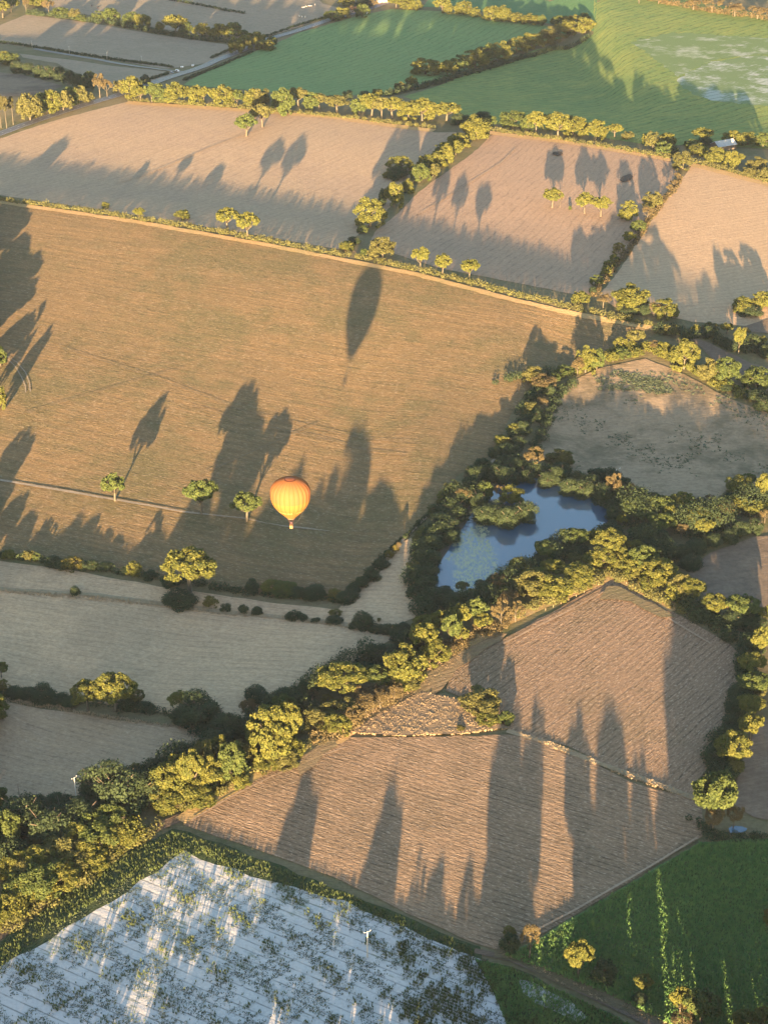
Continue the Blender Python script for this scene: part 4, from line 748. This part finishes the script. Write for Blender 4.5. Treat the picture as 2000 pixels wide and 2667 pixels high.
V, Fc = join([boxv(-.5, .5, -.06, .06, fz, fz + .12), tube([(-.25, 0, fz - .1), (-.25, 0, fz + .6)], [.14, .16], 12), tube([(.25, 0, fz - .1), (.25, 0, fz + .6)], [.14, .16], 12), tube([(-.55, -.55, fz), (.55, -.55, fz), (.55, .55, fz), (-.55, .55, fz), (-.55, -.55, fz)], [.05] * 5)])
obj('burner', mesh('burner', V, Fc, plain('burner metal', (.30, .18, .2), .35, .2, 3, .6)), bal)
cab = []
for k in range(12):
    a = 2 * math.pi * k / 12 + .2; e = (math.copysign(.55, math.cos(a)), math.copysign(.55, math.sin(a)), fz); cab.append(tube([e, (r1 * math.cos(a), r1 * math.sin(a), zm)], [.02, .02], 4))
V, Fc = join(cab); obj('cable', mesh('cable', V, Fc, M_dark), bal)
pts = []
a0 = Vector((BR * .60, -.12 * BR, z0 - 1.09 * BR)); a1 = Vector((bw, -bw * .2, hb + .1))
for i in range(13):
    t = i / 12; q = a0.lerp(a1, t); q.x += .5 * math.sin(math.pi * t); q.z -= .8 * math.sin(math.pi * t); pts.append(q)
V, Fc = tube(pts, [.035] * 13, 5); obj('crown_rope', mesh('crown_rope', V, Fc, plain('rope', (.10, .10, .09), .8, .1)), bal)
# lettering wrapped round the envelope
M_txt = plain('yellow lettering', (.45, .36, .13), .6, .05)
def letters(txt, size, zc, a_mid, name):
    cu = bpy.data.curves.new('lettering', 'FONT'); cu.body = txt; cu.size = size; cu.align_x = 'CENTER'; cu.resolution_u = 3
    to = bpy.data.objects.new('lettering', cu); col.objects.link(to); dg = bpy.context.evaluated_depsgraph_get(); me = bpy.data.meshes.new_from_object(to.evaluated_get(dg)); bpy.data.objects.remove(to)
    import bmesh
    bm = bmesh.new(); bm.from_mesh(me); bmesh.ops.subdivide_edges(bm, edges=[e for e in bm.edges if e.calc_length() > .3], cuts=2); bmesh.ops.triangulate(bm, faces=bm.faces)
    for vv in bm.verts:
        zz = zc + vv.co.y / BR * .97; r = env_r(zz) * BR * 1.02 + .06; a = a_mid + vv.co.x / (env_r(zc) * BR); vv.co = Vector((r * math.cos(a), r * math.sin(a), z0 + zz * BR))
    bm.to_mesh(me); bm.free(); me.materials.clear(); me.materials.append(M_txt); obj(name, me, bal)
letters('CAMMEVER', 1.75, -.93, R(-90 - 26), 'lettering'); letters('CAMMEVER', 1.75, -.93, R(-90 + 62), 'lettering'); letters('MONTGOLFIERES', .65, -1.13, R(-90 - 22), 'lettering') if False else None
# ------------------------------------------------------------------ electricity poles
M_conc = plain('concrete pole', (.55, .52, .45), .8, .2); M_metal = plain('galvanised arm', (.6, .62, .62), .5, .2, 3, .4); M_ins = plain('insulator', (.75, .8, .8), .2, .05)
def pole(px, py, h, label, rz=0.0, arm=1.3):
    t = empty('utility_pole', P(px, py), rz); tag(t, label, 'utility pole', 'electricity poles')
    V, Fc = tube([(0, 0, -.3), (0, 0, h * .5), (0, 0, h)], [.26, .21, .15], 8); obj('pole', mesh('pole', V, Fc, M_conc, True), t)
    V, Fc = join([tube([(0, 0, h - .1), (-arm, 0, h + .25)], [.08, .06]), tube([(0, 0, h - .1), (arm, 0, h + .25)], [.08, .06])]); ao = obj('crossarm', mesh('crossarm', V, Fc, M_metal), t)
    for x, z in ((-arm, h + .25), (arm, h + .25), (0, h)):
        V, Fc = tube([(x, 0, z), (x, 0, z + .12), (x, 0, z + .2), (x, 0, z + .32)], [.05, .11, .06, .09], 8); obj('insulator', mesh('insulator', V, Fc, M_ins, True), ao)
pole(957, 2496, 12.5, 'pale electricity pole with crossarm standing in the white sandy field', .5)
pole(202, 2103, 15, 'pale electricity pole rising from the dark trees at lower left', .9)
for i, (x, y) in enumerate(((85, 124), (182, 140), (280, 155), (370, 165))):
    pole(x, y, 8, f'thin pale pole beside the small side road, {ORDN[i]} from the left', .2, .8)
# ------------------------------------------------------------------ cars
M_white = plain('white car paint', (.82, .82, .82), .25, .03, 2, 0, .5); M_glass = plain('dark glass', (.03, .035, .04), .1, .1, 2, 0, .6); M_tyre = plain('tyre', (.03, .03, .03), .8, .1); M_greyp = plain('grey car paint', (.35, .36, .38), .3, .05, 2, .3, .5)
def loft(sections):
    n = len(sections[0]); V = [p for s_ in sections for p in s_]; Fc = []
    for i in range(len(sections) - 1):
        for k in range(n):
            j = (k + 1) % n; Fc.append((i * n + k, i * n + j, (i + 1) * n + j, (i + 1) * n + k))
    Fc.append(tuple(range(n))[::-1]); Fc.append(tuple((len(sections) - 1) * n + k for k in range(n)))
    return V, Fc
def car(px, py, rz, label, paint, van=False):
    p = P(px, py, .35); t = empty('car' if not van else 'van', p, rz); tag(t, label, 'car' if not van else 'van', 'vehicles on the far road')
    hw = .88; ht = 1.45 if not van else 2.2
    xs = [-2.2, -2.15, -1.6, -.8, .3, 1.1, 2.0, 2.2]; tops = [.75, .95, ht - .15, ht, ht - .03, .98, .82, .6] if not van else [2.0, 2.15, 2.2, 2.2, 2.15, 1.9, 1.0, .7]
    secs = []
    for x, z in zip(xs, tops):
        tw = hw * (.78 if z > 1.1 else .95); secs.append([(x, -hw, .3), (x, -hw, .75 * min(1, z)), (x, -hw, min(z, .92)), (x, -tw, z), (x, tw, z), (x, hw, min(z, .92)), (x, hw, .75 * min(1, z)), (x, hw, .3)])
    V, Fc = loft(secs); obj('body', mesh('body', V, Fc, paint, False), t)
    V, Fc = join([boxv(-1.5, .5, -hw - .01, hw + .01, .98, ht - .2), ([(.42, -.65, ht - .1), (.42, .65, ht - .1), (1.08, .72, 1.03), (1.08, -.72, 1.03)], [(0, 3, 2, 1)])]); obj('window', mesh('window', V, Fc, M_glass), t)
    for x in (-1.35, 1.4):
        for y in (-1, 1):
            V, Fc = tube([(x, y * .93, .33), (x, y * .72, .33)], [.33, .33], 14); obj('wheel', mesh('wheel', V, Fc, M_tyre), t)
ra_ = row_angle((860, 52), (960, 24)); rb_ = row_angle((420, 182), (480, 188))
car(958, 36, ra_, 'white car driving along the far road near the top', M_white)
car(463, 187, rb_, 'white van stopped at the junction mouth', M_white, True)
car(448, 190, rb_, 'pale grey car waiting behind the white van', M_greyp)
# ------------------------------------------------------------------ silage tanks / boxes near the junction
def trough(px, py, label):
    t = empty('water_bowser', P(px, py), .3); tag(t, label, 'water tank', 'white tanks in the pale field')
    V, Fc = tube([(-1.6, 0, 1.3), (-1.45, 0, 1.3), (1.45, 0, 1.3), (1.6, 0, 1.3)], [.45, .8, .8, .45], 16); obj('tank', mesh('tank', V, Fc, M_white, True), t)
    V, Fc = join([boxv(-1.5, 1.5, -.6, .6, .4, .55), tube([(-.8, .8, .35), (-.8, .6, .35)], [.35, .35], 12), tube([(-.8, -.8, .35), (-.8, -.6, .35)], [.35, .35], 12)]); obj('trailer', mesh('trailer', V, Fc, M_greyp), t)
trough(475, 177, 'white tank trailer left of the junction'); trough(503, 173, 'white tank trailer nearest the road right of the junction')
# ------------------------------------------------------------------ buildings
M_roof = plain('grey sheet roof', (.38, .41, .42), .5, .15, .5); M_tile = plain('red roof tiles', (.40, .15, .09), .8, .3, 1); M_wall = plain('pale render', (.62, .50, .42), .85, .15, .6); M_plank = plain('dark planks', (.12, .10, .08), .8, .3, 1)
def house(px, py, L, Wd, hw, hr, rz, roofm, wallm, name, label):
    t = empty(name, P(px, py), rz); tag(t, label, name.replace('_', ' '))
    V, Fc = loft([[(x, -Wd / 2, -1), (x, -Wd / 2, hw), (x, 0, hw + hr - .15), (x, Wd / 2, hw), (x, Wd / 2, -1)] for x in (-L / 2, L / 2)]); wo = obj('wall', mesh('wall', V, Fc, wallm), t)
    e = .5; rs = []
    for sg in (-1, 1):
        rs.append(([(-L / 2 - e, sg * (Wd / 2 + e), hw - e * hr / Wd * 2), (L / 2 + e, sg * (Wd / 2 + e), hw - e * hr / Wd * 2), (L / 2 + e, 0, hw + hr), (-L / 2 - e, 0, hw + hr), (-L / 2 - e, sg * (Wd / 2 + e), hw + .15 - e * hr / Wd * 2), (L / 2 + e, sg * (Wd / 2 + e), hw + .15 - e * hr / Wd * 2), (L / 2 + e, 0, hw + hr + .15), (-L / 2 - e, 0, hw + hr + .15)], [(0, 1, 2, 3), (4, 5, 6, 7), (0, 1, 5, 4), (1, 2, 6, 5), (3, 2, 6, 7), (0, 3, 7, 4)]))
    V, Fc = join(rs); obj('roof', mesh('roof', V, Fc, roofm), t)
    V, Fc = boxv(-.6, .6, -Wd / 2 - .05, -Wd / 2 + .05, 0, 2.1); obj('door', mesh('door', V, Fc, M_plank), t)
    for x in (-L / 3, L / 3): V, Fc = boxv(x - .6, x + .6, -Wd / 2 - .05, -Wd / 2 + .05, 1, 2.2); obj('window', mesh('window', V, Fc, M_glass), t)
house(1882, 386, 20, 12, 4, 3.5, .5, M_roof, M_plank, 'barn', 'grey roofed barn half hidden among the top right trees')
house(925, 32, 12, 8, 4.5, 2.5, .2, M_tile, M_wall, 'house', 'small pale house between trees beside the far road')
house(992, 6, 16, 9, 4.5, 3, .35, M_tile, M_wall, 'house', 'red roofed house at the very top beside the road')
# ------------------------------------------------------------------ cattle
M_cow = plain('white cow hide', (.75, .68, .58), .8, .1, 2); M_cowd = plain('dark brown hide', (.05, .035, .03), .8, .2, 2)
def cow_mesh(mat, nm):
    secs = []
    for x, zc_, hy, hz in ((-1.15, 1.12, .12, .18), (-1.0, 1.1, .34, .36), (-.6, 1.05, .38, .4), (0, 1.0, .4, .44), (.5, 1.05, .36, .42), (.85, 1.12, .28, .36), (1.1, 1.25, .17, .24), (1.35, 1.4, .13, .17), (1.5, 1.45, .15, .16), (1.8, 1.32, .1, .12), (1.95, 1.24, .08, .09)):
        secs.append([(x, hy * math.cos(a), zc_ + hz * math.sin(a)) for a in [2 * math.pi * k / 10 for k in range(10)]])
    parts = [loft(secs)]
    for y in (-.22, .22):
        parts.append(tube([(.75, y, 1.0), (.78, y, .55), (.74, y, .3), (.76, y, 0)], [.15, .08, .06, .07], 8)); parts.append(tube([(-.85, y, 1.05), (-.75, y, .65), (-.95, y, .42), (-.9, y, 0)], [.2, .1, .07, .07], 8))
        parts.append(tube([(1.5, y * .5, 1.55), (1.45, y * 1.3, 1.58)], [.06, .03], 5))
    parts.append(tube([(-1.15, 0, 1.25), (-1.28, 0, .9), (-1.25, 0, .5)], [.03, .03, .05], 5))
    V, Fc = join(parts); return mesh(nm, V, Fc, mat, True)
cw, cd = cow_mesh(M_cow, 'cow'), cow_mesh(M_cowd, 'dark cow')
for i, (x, y) in enumerate(((790, 22), (793.5, 20.5), (798, 19), (805, 17.5), (810, 17.5), (821, 14))):
    o = obj('cow', cw); o.location = P(x, y); o.rotation_euler = (0, 0, rt.uniform(-.6, 3.4)); o.scale = (1.25,) * 3; tag(o, f'white cow in the upper herd of the far field, {ORDN[i]} from the left', 'cow', 'white cattle in the far field')
for i, (x, y) in enumerate(((780, 44), (787, 45.5), (795, 46))):
    o = obj('cow', cw); o.location = P(x, y); o.rotation_euler = (0, 0, rt.uniform(-.6, 3.4)); o.scale = (1.25,) * 3; tag(o, f'white cow in the lower trio of the far field, {ORDN[i]} from the left', 'cow', 'white cattle in the far field')
for i, (x, y) in enumerate(((240, 17), (256, 22))):
    o = obj('cow', cd); o.location = P(x, y); o.rotation_euler = (0, 0, rt.uniform(-.6, 3.4)); o.scale = (1.3,) * 3; tag(o, f'dark cow in the topmost left field, {ORDN[i]} from the left', 'cow', 'dark cattle in the topmost field')
# two white birds on the bank trees of the pond
def bird(px, py, z, label):
    q = P(px, py); D = q - Vector((0, 0, CH)); k = 1 - z / (CH - q.z); p = Vector((0, 0, CH)) + D * k
    secs = []
    for zz, r, x in ((0, .03, 0), (.12, .1, -.05), (.25, .12, 0), (.4, .1, .06), (.5, .05, .12), (.62, .04, .1), (.75, .04, .14), (.8, .055, .17), (.84, .03, .2)):
        secs.append([(x + r * 1.2 * math.cos(a), r * math.sin(a), zz + .25) for a in [2 * math.pi * i / 8 for i in range(8)]])
    V, Fc = join([loft(secs), tube([(.2, 0, 1.07), (.4, 0, 1.03)], [.025, .005], 5), tube([(0, .03, -.1), (0, .03, .3)], [.015, .015], 4), tube([(0, -.03, -.1), (0, -.03, .3)], [.015, .015], 4), tube([(-.1, 0, .45), (-.32, 0, .25)], [.08, .02], 6)])
    o = obj('bird', mesh('bird', V, Fc, plain('white feathers', (.85, .85, .82), .7, .05), True)); o.location = p; tag(o, label, 'bird', 'white birds by the pond')
bird(1604, 1226, 9.5, 'white bird perched on a dark tree north of the pond, left one'); bird(1613, 1222, 9.5, 'white bird perched on a dark tree north of the pond, right one')
# fence posts round the tip of the raked field
M_post = plain('weathered post', (.45, .36, .24), .8, .3); V, Fc = tube([(0, 0, -.2), (.02, 0, 1.3)], [.09, .075], 7); pm = mesh('fence_post', V, Fc, M_post)
def posts(pix, step, phrase, group):
    pts = [P(*p) for p in pix]; q = []
    for a, b in zip(pts, pts[1:]):
        n = int((b - a).length / step)
        for i in range(n): q.append(a.lerp(b, i / n))
    for i, p in enumerate(q[:39]):
        o = obj('fence_post', pm); o.location = (p.x, p.y, zg(p.x, p.y) + .1); o.rotation_euler = (rt.uniform(-.05, .05), rt.uniform(-.05, .05), 0); tag(o, f'weathered wooden post, {ORDN[i]} from the left {phrase}', 'fence post', group)
posts([(1420, 1590), (1480, 1565), (1540, 1535), (1590, 1508)], 5, 'left of the raked field tip', 'fence posts left of the raked field tip')
posts([(1600, 1508), (1660, 1536), (1730, 1575), (1780, 1606)], 5, 'right of the raked field tip', 'fence posts right of the raked field tip')
#HAZE
s = bpy.data.materials.new('air'); s.use_nodes = True; t = s.node_tree; t.nodes.remove(t.nodes['Principled BSDF'])
pv = t.nodes.new('ShaderNodeVolumePrincipled'); pv.inputs['Color'].default_value = (.60, .72, 1, 1); pv.inputs['Density'].default_value = .000013; pv.inputs['Anisotropy'].default_value = .0
t.links.new(pv.outputs[0], t.nodes['Material Output'].inputs['Volume'])
V, Fc = boxv(-3000, 3000, -400, 4200, -55, CH + 12)
Fc = [tuple(q) for q in Fc]
o = obj('haze', mesh('haze', V, Fc, s)); tag(o, 'thin evening haze over the fields', 'haze', None, 'stuff')
print('objects', len(bpy.data.objects), 'trees', len(TREES), 'tallest', max(q[4] for q in TREES), 'balloon', tuple(bpos), BR, 'layer', LAYER[0])
